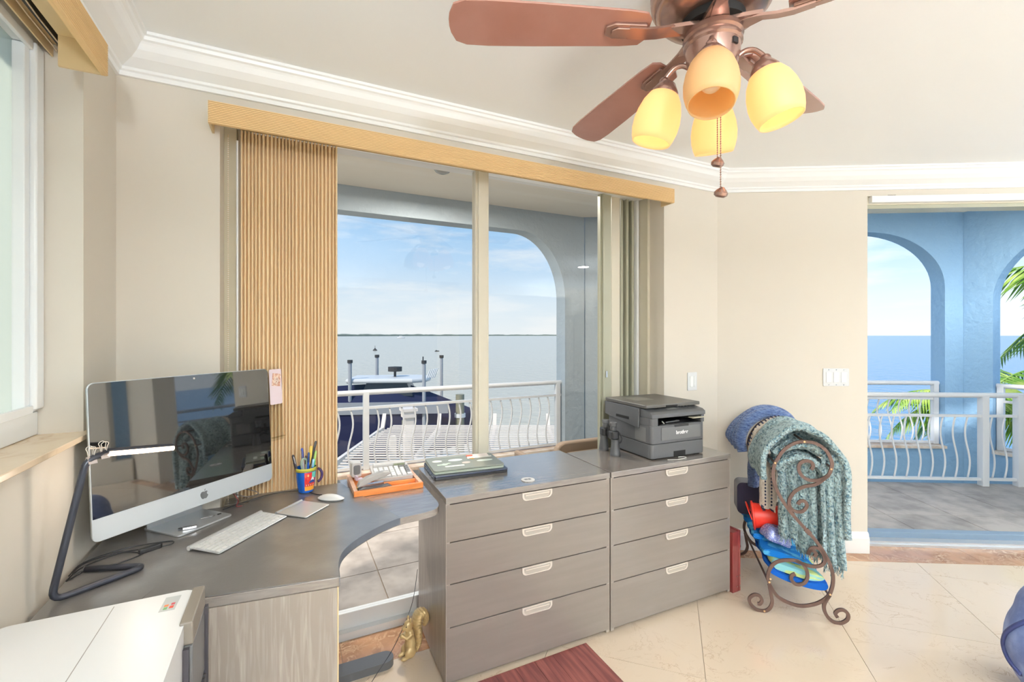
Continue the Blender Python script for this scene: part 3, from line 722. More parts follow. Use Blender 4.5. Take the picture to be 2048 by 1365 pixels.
# pergola roof below: every slat is a piece
PZ = -1.2
t = thing('pergola', (3.2, 7.2, -4.1), 'white slatted pergola roof below the balcony', 'pergola')
sld = Vector((.898, -.44, 0)); slp = Vector((.44, .898, 0)); o0 = Vector((1.347, 7.293, 0))
ns = 23
smb = MB().box(0, -.028, 0, 1, .028, .09)
proto = None
for k in range(ns):
    # the left ends step back along a diagonal
    dd = 8.3 + (12.6-8.3)*(k/(ns-1))
    lat0 = (668+ (786-668)*(k/(ns-1))**1.1-1024)/910*dd
    lat1 = (1150-1024)/910*dd
    A = Vector((CAM[0], CAM[1], 0))+sld*lat0+slp*dd
    o = obj('slat', MB().box(0, -.026, .075, lat1-lat0, .026, .095, frame((0, 0, 0), tuple(sld), tuple(slp), (0, 0, 1))), M['pergola'], t)
    o.location = (A.x-3.2, A.y-7.2, PZ+4.1)
for kx in (735, 860, 985, 1105):
    A = Vector((CAM[0], CAM[1], 0))+sld*((kx-1024)/910*11.5)+slp*8.2; Bv = A+slp*4.6
    obj('rafter', MB().tube([(A.x, A.y, PZ-.09), (Bv.x, Bv.y, PZ-.09)], 1, sect=[(.04, -.09), (.04, .085), (-.04, .085), (-.04, -.09)]), M['pergola'], t, world=True)
    e = Bv
    obj('rafter_tail', MB().tube([(e.x, e.y, PZ-.1), (e.x+.1, e.y+.2, PZ+.28)], 1, sect=[(.05, -.07), (.05, .07), (-.05, .07), (-.05, -.07)]), M['pergola'], t, world=True)
for kx, dd in ((745, 8.4), (1100, 8.4), (785, 12.5), (1118, 12.5)):
    A = Vector((CAM[0], CAM[1], 0))+sld*((kx-1024)/910*dd)+slp*dd
    obj('post', MB().box(A.x-.09, A.y-.09, -4.1, A.x+.09, A.y+.09, PZ-.19), M['pergola'], t, world=True)
# a white cap post by the dock
x, y = far(817, 13.2); t = thing('gate_post', (x, y, -4.1), 'white square post with a stepped cap at the pergola corner', 'post')
obj('post', MB().box(-.13, -.13, 0, .13, .13, 3.12), M['pergola'], t); obj('cap', MB().box(-.22, -.22, 3.3, .22, .22, 3.38).box(-.18, -.18, 3.12, .18, .18, 3.299), M['pergola'], t)

def palm(x, y, z0, zc, nf, ln, label, group='palm trees by the water', seed=1, az=None, droop=1.0, trunk=True):
    rnd = random.Random(seed)
    t = thing('palm_tree', (x, y, z0), label, 'palm tree', group)
    if trunk: obj('trunk', MB().tube([(0, 0, 0), (.15, .1, (zc-z0)*.5), (0, 0, zc-z0)], [.17, .13, .11], 10), M['trunk'], t, smooth=True)
    for k in range(nf):
        a = (az[k] if az and k < len(az) else 2*PI*k/nf+rnd.uniform(-.2, .2)); el = rnd.uniform(-.1, .9) if k % 2 else rnd.uniform(.3, 1.2)
        L_ = ln*rnd.uniform(.85, 1.1); pts = []; dirv = Vector((math.cos(a)*math.cos(el), math.sin(a)*math.cos(el), math.sin(el))); p = Vector((0, 0, zc-z0)); n_ = 16
        for i in range(n_+1):
            pts.append(p.copy()); p = p + dirv*(L_/n_); dirv = (dirv + Vector((0, 0, -.105*droop))).normalized()
        mb = MB(); mb.tube(pts, [.022*(1-i/(n_+1))+.004 for i in range(n_+1)], 4)
        side = Vector((-math.sin(a), math.cos(a), 0))
        for i in range(2, 2*n_+1):
            u = i/2; i0 = min(int(u), n_-1); fr = u-i0; base = pts[i0].lerp(pts[i0+1], fr); tg = (pts[i0+1]-pts[i0]).normalized()
            ll = ln*.34*math.sin(min(1, (u/n_)*1.05+.12)*PI*.93+.05)+.12
            for sgn in (-1, 1):
                dr_ = (side*sgn*.8+tg*.55+Vector((0, 0, -.35-rnd.random()*.3))).normalized()
                wv = tg*.022
                tip = base+dr_*ll+Vector((0, 0, -.12*ll)); mid = base+dr_*ll*.5
                mb.add([base-wv, base+wv, mid+wv*1.2, tip, mid-wv*1.2], [(0, 1, 2, 3, 4)])
        obj('frond', mb, M['frond'], t, fix=False)
    return t
palm(10.9, -.55, -4.1, 1.9, 13, 2.3, 'tall palm whose fronds fill the side arch at the right edge', seed=3)
palm(14.2, 2.4, -4.1, -.1, 14, 1.9, 'lower palm with yellowing fronds behind the side arch railing', seed=5)
palm(9.3, 4.6, -4.1, .05, 12, 1.15, 'small palm top showing over the railing inside the round arch', seed=8, droop=.8)
palm(10.4, -5.2, -4.1, 2.2, 14, 2.4, 'palm tree outside the right frame edge', seed=9)

# ------------------------------------------------------------------ window dressings
def valance(x0, x1, label, Mx, z0=2.166, z1=2.248, out_=.1, grp='fabric valances'):
    t = thing('valance', tuple(Mx @ Vector(((x0+x1)/2, 0, z0))), label, 'valance', grp)
    mb = MB(); prof = []; k = 13; h = (z1-z0)/k
    for i in range(k):
        za = z0+h*i; prof += [(-out_+.003, za), (-out_-.002, za+h*.3), (-out_-.002, za+h*.9)]
    prof += [(-out_, z1)]
    prof += [(-out_+.012, z1), (-out_+.012, z0)]
    v = []; f = []; m_ = len(prof)
    for x in (x0, x1):
        for o, z in prof: v.append(tuple(Mx @ Vector((x, o, z))))
    f = [(j, (j+1) % m_, m_+(j+1) % m_, m_+j) for j in range(m_)] + [tuple(range(m_)), tuple(m_+j for j in range(m_))]
    obj('face_board', MB().add(v, f), M['valance'], t, world=True)
    for x in (x0, x1-.008): obj('end_cap', MB().box(x, -out_+.0125, z0, x+.008, -.0005, z1, Mx), M['tanplastic'], t, world=True)
    obj('top_board', MB().box(x0+.009, -out_+.0125, z1-.006, x1-.009, -.0005, z1-.0005, Mx), M['tanplastic'], t, world=True)
    return t
I4 = Matrix.Identity(4)
valance(.288, 2.580, 'long ribbed tan valance above the sliding window', I4)
ML = frame((0, 0, 0), (0, -1, 0), (-1, 0, 0), (0, 0, 1))   # along the left wall, x runs away from the corner
valance(.448, 2.4, 'ribbed tan valance over the left window, seen from below', ML, z0=2.108, z1=2.196, grp='fabric valances')
for nm, x0, x1, Mx, lab, zt in (('head_rail', .37, 2.55, frame((0, .10, 0), (1, 0, 0), (0, 1, 0), (0, 0, 1)), 'beige blind head rail inside the window opening behind the valance', OZ),
                            ('head_rail', .29, 2.29, frame((0, 0, 0), (0, -1, 0), (-1, 0, 0), (0, 0, 1)), 'open beige head rail with cords above the left window', LZ1)):
    t = thing(nm, tuple(Mx @ Vector(((x0+x1)/2, 0, zt-.04))), lab, 'blind rail')
    y0, y1 = (-.028, .018) if zt == OZ else (.004, .07)
    obj('channel', MB().box(x0, y0, zt-.045, x1, y0+.004, zt-.0005, Mx).box(x0, y1-.004, zt-.045, x1, y1, zt-.0005, Mx).box(x0, y0+.0045, zt-.008, x1, y1-.0045, zt-.0005, Mx), M['tanplastic'], t, world=True)
    obj('track', MB().box(x0+.01, (y0+y1)/2-.005, zt-.03, x1-.01, (y0+y1)/2+.005, zt-.0085, Mx), M['dark'], t, world=True)
    if zt != OZ:
        for q in (.012, .03, .05):
            obj('cord', MB().tube([tuple(Mx @ Vector((x0+.02+(x1-x0-.1)*i/12, q+.003*math.sin(i*2), zt-.036+.004*math.sin(i)))) for i in range(13)], .0018, 5), M['sill'], t, world=True)
        obj('gear', MB().cyl(*(Mx @ Vector((x0+.03, .035, 0)))[:2], zt-.045, zt-.03, .011, 12), M['dark'], t, world=True)
t = thing('pleated_blind', (.56, .12, .05), 'tan vertical pleated blind drawn to the left of the window', 'blind')
np_ = 27; x0, x1 = .372, .752; v = []; f = []; rr = random.Random(4)
ws = [rr.uniform(.85, 1.15) for _ in range(np_)]; tot = sum(ws); xa = x0; xs = []
for w_ in ws:
    p_ = (x1-x0)*w_/tot
    xs += [(xa, .1175), (xa+.14*p_, .101), (xa+.26*p_, .0975), (xa+.40*p_, .0965), (xa+.54*p_, .0975), (xa+.66*p_, .101), (xa+.80*p_, .1175)]
    xa += p_
for k, (q, y) in enumerate(xs):
    for z in (.05, 2.235): v.append((q, y, z))
    if k: f.append((2*k-2, 2*k, 2*k+1, 2*k-1))
obj('pleats', MB().add(v, f), M['blind'], t, world=True)
obj('wand', MB().tube([(.362, .1, .7), (.362, .1, 2.19)], .004, 8), M['framew'], t, world=True)
t = thing('bead_chain', (.335, .05, .3), 'beaded blind chain hanging down the left window jamb', 'chain')
mb = MB()
obj('cord', MB().tube([(.335, .05, .3), (.335, .05, 2.19)], .0012, 5), M['tanplastic'], t, world=True)
for k in range(230): mb.sphere((.335, .05, .32+k*.0081), .0028, 6, 4)
o = obj('beads', mb, M['handle'], t, world=True); o['kind'] = 'stuff'

# ------------------------------------------------------------------ ceiling fan
FX_, FY_ = 1.573, -1.216
fan = thing('ceiling_fan', (FX_, FY_, CEIL), 'bronze ceiling fan with rosewood blades and amber glass shades', 'ceiling fan')
Z = -CEIL
obj('motor_housing', MB().lathe([(.095, -.0005), (.098, -.03), (.105, -.05), (.135, -.068), (.150, -.082), (.158, -.10), (.160, -.125), (.156, -.130), (.160, -.136), (.158, -.150), (.150, -.166), (.146, -.168), (.144, -.178), (.130, -.192), (.105, -.202), (.09, -.206), (0, -.206)], 48), M['bronze'], fan, smooth='auto')
obj('flywheel', MB().cyl(0, 0, -.228, -.2065, .080, 36), M['blackgap'], fan, smooth='auto')
obj('switch_housing', MB().lathe([(0, -.240), (.072, -.240), (.076, -.256), (.070, -.261), (.074, -.268), (.074, -.276), (.069, -.281), (.067, -.31), (.060, -.340), (.036, -.355), (.0, -.358)], 36), M['bronze'], fan, smooth='auto')
obj('reverse_switch', MB().box(-.008, -.072, -.305, .008, -.0665, -.290), M['black'], fan)
BZ = 2.205-CEIL
def blade_poly():
    up = [(.175, .030), (.19, .048), (.24, .054), (.34, .058), (.48, .064), (.60, .067), (.66, .065), (.688, .054), (.700, .028), (.703, .010)]
    return [(x, -y) for x, y in up] + [(x, y) for x, y in up[::-1]]
bladeM = {}
for k in range(5):
    az = math.radians(183-72*k-26.1)
    Rz = Matrix.Rotation(az, 4, 'Z'); Rx = Matrix.Rotation(math.radians(13), 4, 'X'); Tz = Matrix.Translation((0, 0, BZ))
    bl = obj('blade', MB().prism(blade_poly(), -.003, .0035, Tz @ Rz @ Rx), M['bladew'], fan, bevel=.0015)
    iron = MB()
    arm = [(.055, 0, .002), (.088, 0, .002), (.115, 0, -.002), (.15, 0, -.010), (.185, 0, -.014), (.23, 0, -.013)]
    iron.tube(arm, [1]*6, sect=[(.017, -.004), (.017, .003), (-.017, .003), (-.017, -.004)], up=(0, 0, 1))
    iron.xf(Tz @ Rz @ Rx)
    iron.prism([(.05, -.034), (.082, -.026), (.12, -.014), (.12, .014), (.082, .026), (.05, .034)], -.004, .006, Tz @ Rz)
    obj('blade_iron', iron, M['bronze'], bl, smooth='auto')
    pad = MB().prism([(.185, -.022), (.27, -.022), (.292, -.012), (.292, .012), (.27, .022), (.185, .022)], -.012, -.0032, Tz @ Rz @ Rx)
    pad.prism([(.20, -.014), (.262, -.014), (.276, -.006), (.276, .006), (.262, .014), (.20, .014)], -.017, -.0121, Tz @ Rz @ Rx)
    obj('mount_plate', pad, M['bronze'], bl, bevel=.002)
shade_on = bpy.data.materials.new('lit_amber_glass'); shade_on.use_nodes = True
def shade_mat(m, c, em):
    N = m.node_tree.nodes; K = m.node_tree.links; N.clear()
    o = N.new('ShaderNodeOutputMaterial'); t_ = N.new('ShaderNodeBsdfTranslucent'); d = N.new('ShaderNodeBsdfPrincipled'); a = N.new('ShaderNodeAddShader'); x = N.new('ShaderNodeMixShader'); e = N.new('ShaderNodeEmission')
    t_.inputs[0].default_value = lin(*c); d.inputs['Base Color'].default_value = lin(*c); d.inputs['Roughness'].default_value = .35
    x.inputs[0].default_value = .5; K.new(t_.outputs[0], x.inputs[1]); K.new(d.outputs[0], x.inputs[2]); 
    e.inputs[0].default_value = lin(255, 210, 150); e.inputs[1].default_value = em
    K.new(x.outputs[0], a.inputs[0]); K.new(e.outputs[0], a.inputs[1]); K.new(a.outputs[0], o.inputs[0])
shade_mat(shade_on, (252, 216, 164), .17)
shade_off = bpy.data.materials.new('amber_glass'); shade_off.use_nodes = True; shade_mat(shade_off, (250, 222, 172), .0)
bulb_on = mat('lit_bulb', (255, 240, 210), emit=((255, 232, 196), 1.1)); bulb_off = mat('unlit_bulb', (236, 226, 206), .3)
for k, aa in enumerate((155, 65, -25, 245)):
    az = math.radians(aa-26.1); r = .122
    Rz = Matrix.Rotation(az, 4, 'Z'); tilt = Matrix.Rotation(math.radians(-16 if k != 3 else -17), 4, 'Y')
    base = Rz @ Matrix.Translation((r, 0, -.372)) @ tilt
    lit = k != 3
    obj('lamp_arm', MB().tube([tuple(Rz @ Vector(p)) for p in spline([(.060, 0, -.318), (.078, 0, -.308), (.10, 0, -.312), (r, 0, -.336), (r-.002, 0, -.352)], 4)], .007, 10), M['bronze'], fan, smooth=True)
    obj('knob', MB().sphere((0, 0, 0), (.014, .014, .014), 14, 8, ).xf(Rz @ Matrix.Translation((r+.002, 0, -.342))), M['bronze'], fan, smooth=True)
    obj('socket_cap', MB().lathe([(.010, .03), (.022, .025), (.030, .012), (.036, .002), (.036, -.006)], 24, base), M['bronze'], fan, smooth='auto')
    prof = [(.030, 0), (.040, -.007), (.052, -.028), (.0600, -.055), (.0635, -.080), (.0625, -.104), (.058, -.124), (.0530, -.138)]
    inn = [(a-.0025, b) for a, b in prof[::-1]]
    sh_ = obj('lamp_shade', MB().lathe(prof+inn, 36, base, closed=True), shade_on if lit else shade_off, fan, smooth=True)
    props(sh_, 'lit amber glass shade' if lit else 'unlit amber glass shade')
    obj('bulb', MB().lathe([(.010, -.008), (.012, -.025), (.021, -.045), (.0265, -.068), (.022, -.088), (.012, -.098), (0, -.101)], 16, base), bulb_on if lit else bulb_off, fan, smooth=True)
    if lit:
        pl = bpy.data.lights.new('fan_bulb_light', 'POINT'); pl.energy = .035; pl.shadow_soft_size = .03; pl.color = (1, .88, .70)
        po = bpy.data.objects.new('fan_bulb_light', pl); col.objects.link(po); p = base @ Vector((0, 0, -.122)); po.location = (FX_+p.x, FY_+p.y, CEIL+p.z)
for (dx, dy, z1, lab) in ((-.012, -.035, 1.757, 0), (.040, .018, 1.862, 1)):
    ch = obj('pull_chain', MB().tube([(dx, dy, -.33), (dx, dy, z1-CEIL+.018)], .0011, 6), M['bronze'], fan)
    mb = MB()
    for q in range(int((CEIL-.34-z1-.02)/.0062)): mb.sphere((dx, dy, z1-CEIL+.02+q*.0062), .0021, 6, 4)
    b_ = obj('chain_beads', mb, M['bronze'], ch); b_['kind'] = 'stuff'
    obj('pull_disc', MB().lathe([(0, -.008), (.010, -.008), (.0165, -.003), (.0175, .004), (.012, .011), (.004, .018), (0, .018)], 20, Matrix.Translation((dx, dy, z1-CEIL)) @ Matrix.Rotation(.35, 4, 'X')), M['bronze'], ch, smooth='auto')

# ------------------------------------------------------------------ corner desk
DZT = .728
desk = thing('corner_desk', (.5, -.3, 0), 'dark ash corner desk with a curved inner edge under the computer', 'desk')
edge = spline([(1.086, -.30), (1.080, -.35), (1.052, -.392), (.99, -.410), (.913, -.421), (.845, -.455), (.785, -.500), (.733, -.552), (.700, -.604), (.684, -.665), (.678, -.751)], 5)
edge = [(p.x, p.y) for p in [Vector((q[0], q[1], 0)) for q in spline([(a, b, 0) for a, b in [(1.086, -.30), (1.080, -.35), (1.052, -.392), (.99, -.410), (.913, -.421), (.845, -.455), (.785, -.500), (.733, -.552), (.700, -.604), (.684, -.665), (.678, -.751)]], 5)]] if False else None
E_PTS = [(1.086, -.30, 0), (1.080, -.35, 0), (1.052, -.392, 0), (.99, -.410, 0), (.913, -.421, 0), (.845, -.455, 0), (.785, -.500, 0), (.733, -.552, 0), (.700, -.604, 0), (.684, -.665, 0), (.678, -.751, 0)]
edge = [(p.x, p.y) for p in spline(E_PTS, 5)]
top_poly = [(.012, -.012), (.318, -.012), (.318, .090), (1.086, .135)] ; top_poly = [(.012, -.012), (.325, -.012), (.325, .085), (.76, .085), (.76, .138), (1.088, .138)] + edge + [(.012, -.664)]
obj('worktop', MB().prism(top_poly[::-1], DZT-.025, DZT), M['veneer'], desk, bevel=.0015, world=True)
obj('end_panel', MB().prism([(.0125, -.6665), (.0125, -.6445), (.671, -.731), (.671, -.753)][::-1], .012, DZT-.0255), M['veneer_v'], desk, world=True)
pn = MB().add([(.0125, -.700, DZT-.0254), (.676, -.7515, DZT-.0254), (.676, -.7575, DZT-.0254), (.0125, -.757, DZT-.0254)], [(0, 1, 2, 3)])
obj('edge_band', MB().prism([(.6713, -.7531), (.6713, -.733), (.6745, -.733), (.6745, -.7534)][::-1], .012, DZT-.0255), M['tanplastic'], desk, world=True)
for x0, x1, y in ((.25, .951, -.115),):
    lg = MB().prism([(p[0], p[1]) for p in rrect(x0, y-.038, x1, y+.038, .037, 6)], .0005, .032)
    obj('foot', lg, M['dgrey'], desk, bevel=.006, seg=3, world=True, smooth='auto')
    obj('leg', MB().box(.40, y-.02, .033, .46, y+.02, DZT-.026), M['dgrey'], desk, bevel=.004, world=True)
obj('foot', MB().prism(rrect(.05, -.62, .12, -.10, .034, 6), .0005, .032), M['dgrey'], desk, bevel=.006, world=True)
obj('leg', MB().box(.07, -.42, .033, .10, -.36, DZT-.026), M['dgrey'], desk, bevel=.004, world=True)
# dark leatherette mat laid over the middle of the worktop, its front edge wrapping the curve
me_ = [p for p in edge if p[0] <= .914]
mp2 = [(.470, .084), (.7465, .084), (.7475, .137), (.750, .137), (.9135, -.4213)] + [(p[0], p[1]-.0012) for p in me_[1:]] + [(.216, -.684)]
mp2 = [(.435, .084), (.757, .084)] + [(.913, -.4218)] + [(p[0]-.0006, p[1]-.0018) for p in me_[1:]] + [(.214, -.6805)]
t = thing('desk_mat', (.5, -.3, DZT), 'dark scratched leatherette mat covering the middle of the desk', 'desk mat')
mb = MB().prism(mp2[::-1], DZT+.0004, DZT+.0032); obj('sheet', mb, M['mat'], t, world=True)
mb = MB(); pe = [(.913, -.4218)]+[(p[0]-.0006, p[1]-.0018) for p in me_[1:]]
mb.add([(x-.0004, y-.0022, z) for x, y in pe for z in (DZT-.020, DZT+.0032)], [(2*i, 2*i+2, 2*i+3, 2*i+1) for i in range(len(pe)-1)])
obj('front_fold', mb, flat('blue_grey_edge', (92, 98, 108), .35), t, world=True, solid=.0015)
t = thing('desk_mat', (.15, -.3, DZT), 'second dark leatherette mat under the lamp at the left wall', 'desk mat')
obj('sheet', MB().prism([(.016, -.02), (.433, .02), (.433, .082), (.2115, -.6825), (.016, -.657)][::-1] if False else [(.016, -.658), (.2095, -.6835), (.425, -.02), (.016, -.02)], DZT+.0004, DZT+.0028), M['mat'], t, world=True)
MZ = DZT+.0034

# ------------------------------------------------------------------ all-in-one computer
cx, cy = .272, -.175
imx = Vector((.7135, .7006, 0)); imn = Vector((.7006, -.7135, 0))  # along the screen; out of the screen
mon = thing('desktop_computer', (cx-imn.x*.03, cy-imn.y*.03, MZ), 'large silver all-in-one desktop computer with a black glossy screen', 'computer')
tl = math.radians(3.4)
upv = Vector((-imn.x*math.sin(tl), -imn.y*math.sin(tl), math.cos(tl))); nv = imx.cross(upv)*1.0
if nv.dot(imn) < 0: nv = -nv
O_ = Vector((.272, -.175, .796))
MM = frame(tuple(O_), tuple(imx), tuple(upv), tuple(nv))
Wm, Hm = .6165, .457
out_l = rrect(-Wm/2, 0, Wm/2, Hm, .018, 6)
body = MB().prism(out_l, -.006, 0, MM)
obj('shell', body, M['chin'], mon, bevel=.0012, world=True)
back = MB(); v = []; f = []; nr = 8
for i in range(nr+1):
    u = i/nr; s_ = math.cos(u*PI/2)**.6 if u < 1 else .12
    z_ = -.006-.045*math.sin(u*PI/2)
    for x, y in out_l: v.append((x*max(s_, .12), Hm/2+(y-Hm/2)*max(s_, .12), z_))
m_ = len(out_l)
for i in range(nr): f += [(i*m_+j, i*m_+(j+1) % m_, (i+1)*m_+(j+1) % m_, (i+1)*m_+j) for j in range(m_)]
f += [tuple(nr*m_+j for j in range(m_))]
obj('back_shell', MB().add([tuple(MM @ Vector(p)) for p in v], f), M['chin'], mon, smooth='auto', world=True)
gl = [(-Wm/2+.002, .067), (Wm/2-.002, .067)] + [p for p in rrect(-Wm/2+.002, .067, Wm/2-.002, Hm-.002, .017, 6) if p[1] > .2]
obj('screen', MB().prism(gl, .0003, .0016, MM), M['screen'], mon, world=True)
obj('camera', MB().cyl(0, 0, .0017, .0021, .0035, 14, M=MM @ Matrix.Translation((.0, Hm-.013, 0))), M['lgrey'], mon, world=True)
# emblem: an apple outline with a bite and a leaf
ap = [(0, -.40), (.10, -.44), (.22, -.42), (.34, -.28), (.41, -.12), (.32, -.05), (.27, .04), (.28, .15), (.37, .23), (.27, .31), (.14, .32), (.0, .27), (-.14, .32), (-.28, .29), (-.39, .16), (-.41, -.02), (-.35, -.22), (-.24, -.40), (-.12, -.44)]
sc_a = .034
obj('emblem', MB().prism([(x*sc_a+.02, y*sc_a+.0335) for x, y in ap], .0001, .0007, MM), M['mgrey'], mon, world=True)
lf = [(0.02, .36), (.04, .46), (.12, .55), (.15, .56), (.14, .47), (.07, .38)]
obj('emblem', MB().prism([(x*sc_a+.02, y*sc_a+.0335) for x, y in lf], .0001, .0007, MM), M['mgrey'], mon, world=True)
bs = frame((.222, -.12, 0), tuple(imx), tuple(-imn), (0, 0, 1))
stc = Vector((.272, -.175, 0))
bs = frame((stc.x, stc.y, MZ), tuple(imx), tuple(imn), (0, 0, 1))
obj('stand_foot', MB().prism(rrect(-.097, -.135, .097, .040, .012), .0003, .006, bs), M['alu'], mon, bevel=.001, world=True)
pa = [(-.118, .004), (-.116, .04), (-.085, .13), (-.062, .19)]
v = []
for o, z in pa:
    for x in (-.095, .095): v.append(tuple(bs @ Vector((x*(.9 if z > .1 else 1), o-.0, z))))
obj('stand_neck', MB().add(v, [(2*i, 2*i+1, 2*i+3, 2*i+2) for i in range(3)]), M['alu'], mon, world=True, solid=.006)

# things lying on the foot of the computer
fz = MZ+.0065
t = thing('usb_stick', (*(bs @ Vector((-.045, .018, 0)))[:2], fz), 'small silver usb stick lying on the computer foot', 'usb stick', rz=.1)
obj('case', MB().box(-.02, -.008, 0, .02, .008, .008), M['chrome'], t, bevel=.0015); obj('plug', MB().box(-.032, -.006, .0015, -.0205, .006, .0065), M['black'], t)
t = thing('key_ring', (*(bs @ Vector((.050, -.010, 0)))[:2], fz), 'small bent wire clip lying on the computer foot', 'clip', rz=.5)
obj('wire', MB().tube([(p.x, p.y, .002) for p in spline([(-.012, 0, 0), (0, .008, 0), (.012, .0, 0), (0, -.007, 0), (-.01, 0, 0), (-.03, .004, 0)], 5)], .0012, 6), M['chrome'], t)
obj('tab', MB().box(.022, -.003, 0, .034, .003, .003), M['dark'], t)

# pink card on a clear clip at the right edge of the computer
ex = MM @ Vector((Wm/2+.008, 0, -.004)); 
t = thing('card_holder', (ex.x, ex.y, MZ+.2), 'clear plastic note clip with a pink card on the right edge of the computer', 'card holder')
cm = MM @ Matrix.Translation((Wm/2+.001, 0, .002))
obj('clip_plate', MB().prism(rrect(0, .155, .062, .44, .004), 0, .0018, cm), glass_mat('clear_acrylic', (.93, .93, .91)), t, world=True)
obj('ledge', MB().box(0, .168, .0, .060, .1715, .014, cm), glass_mat('clear_acrylic_edge', (.86, .85, .8)), t, world=True)
cr_ = obj('card', MB().prism(rrect(.001, .305, .063, .452, .006), .0021, .0028, cm), flat('pink_card', (232, 216, 224), .6), t, world=True)
pm = cm @ Matrix.Translation((.036, .407, .0029)) @ Matrix.Rotation(-.14, 4, 'Z')
obj('snapshot', MB().box(-.021, -.026, 0, .021, .026, .0006, pm), flat('sepia_photo', (196, 140, 118), .5, noise_=((236, 214, 196), (90, 90, 90), .42, .62, 3)), t, world=True)
obj('figures', MB().prism([(-.012, -.012), (-.004, -.018), (.008, -.016), (.013, -.004), (.007, .01), (-.004, .014), (-.012, .004)], .0007, .0011, pm), flat('pale_figures', (236, 222, 208), .6, noise_=((150, 96, 96), (260, 260, 260), .5, .6, 2)), t, world=True)

# ------------------------------------------------------------------ tube desk lamp
t = thing('desk_lamp', (.035, -.578, MZ), 'black bent-tube desk lamp with a lit light bar in front of the screen', 'lamp')
r = .0082
def bend(pts, rad, k=5):
    """polyline with rounded corners"""
    P = [Vector(p) for p in pts]; o = [P[0]]
    for i in range(1, len(P)-1):
        a = (P[i-1]-P[i]).normalized(); c = (P[i+1]-P[i]).normalized(); r_ = min(rad, (P[i-1]-P[i]).length*.45, (P[i+1]-P[i]).length*.45)
        p0, p2 = P[i]+a*r_, P[i]+c*r_
        for j in range(k+1):
            u = j/k; o.append(p0*(1-u)**2+P[i]*2*u*(1-u)+p2*u*u)
    o.append(P[-1]); return [tuple(q) for q in o]
zl = DZT+.0035+r
obj('frame_tube', MB().tube(bend([(.045, -.418, zl), (.192, -.468, zl), (.030, -.582, zl), (.086, -.549, 1.068), (.118, -.520, 1.0795)], .028), r, 12), M['darkmetal'], t, smooth=True, world=True)
obj('tube_plug', MB().cyl(0, 0, 0, .004, r*.9, 12).xf(Matrix.Translation((.0415, -.4168, zl)) @ Matrix.Rotation(PI/2, 4, 'Y')), M['chrome'], t, world=True)
la = Vector((.118, -.520, 1.0795)); lb = Vector((.238, -.402, 1.0555))
obj('light_bar_housing', MB().tube([tuple(la+Vector((0, 0, .002))), tuple(lb+Vector((0, 0, .002)))], .0088, 12), M['darkmetal'], t, smooth='auto', world=True)
obj('light_bar', MB().tube([tuple(la.lerp(lb, .02)+Vector((.0035, -.0045, -.003))), tuple(la.lerp(lb, 1.0)+Vector((.0035, -.0045, -.003)))], .0070, 12), mat('lit_led_bar', (255, 236, 214), emit=((255, 224, 192), 3.2)), t, smooth='auto', world=True)
al = bpy.data.lights.new('lamp_bar_light', 'POINT'); al.energy = .5; al.color = (1, .85, .7); al.shadow_soft_size = .02
ao = bpy.data.objects.new('lamp_bar_light', al); col.objects.link(ao); ao.location = tuple((la+lb)/2+Vector((.01, -.01, -.03)))
for k, q in enumerate((0.045, .075)):
    pc = Vector((.086, -.549, 1.068)).lerp(la, .25+k*.62)
    c = thing('binder_clip', tuple(pc+Vector((0, 0, .010))), ('silver binder clip nearer the bend of the desk lamp', 'silver binder clip nearer the light bar of the desk lamp')[k], 'clip', 'binder clips on the lamp', rz=.75)
    obj('clamp', MB().prism([(-.010, -.012), (.010, -.012), (.003, .006), (-.003, .006)], -.0095, .0095, frame((0, 0, -.010), (0, 1, 0), (0, 0, 1), (1, 0, 0))), M['chrome'], c)
    for sg in (-1, 1):
        obj('loop', MB().tube([(p.x, p.y, p.z) for p in spline([(-.005, sg*.002, -.006), (-.006, sg*.004, .008), (-.008, sg*.006, .017), (0, sg*.007, .022), (.008, sg*.006, .017), (.006, sg*.004, .008), (.005, sg*.002, -.006)], 4)], .0010, 6), M['handle'], c, smooth=True)

# the lamp's cable with its in-line switch
t = thing('lamp_cable', (.05, -.38, MZ), 'thin black lamp cable with an inline switch looping on the desk', 'cable')
cz = DZT+.0055
def ground(px): return px
cab = [(.040, -.42, cz), (.005+.02, -.45, cz), (.022, -.47, cz+.004), (.024, -.40, cz), (.05, -.36, cz), (.10, -.322, cz), (.16, -.33, cz), (.155, -.365, cz), (.11, -.40, cz), (.06, -.41, cz+.003), (.022, -.43, cz+.004), (.028, -.36, cz+.002), (.09, -.325, cz+.003), (.145, -.345, cz)]
obj('cord', MB().tube(spline(cab, 6), .0018, 6), M['black'], t, smooth=True, world=True)
obj('cord', MB().tube(spline([(.198, -.325, cz), (.222, -.318, cz), (.218, -.296, cz), (.17, -.288, cz), (.11, -.290, cz), (.06, -.315, cz), (.018, -.36, cz), (.014, -.43, cz)], 6), .0018, 6), M['black'], t, smooth=True, world=True)
sw = Vector((.172, -.338, cz+.003)); dsw = Vector((.86, .5, 0)).normalized()
obj('switch', MB().prism(rrect(-.030, -.0085, .030, .0085, .008), -.006, .008, frame(tuple(sw), tuple(dsw), (-dsw.y, dsw.x, 0), (0, 0, 1))), M['black'], t, bevel=.002, world=True)
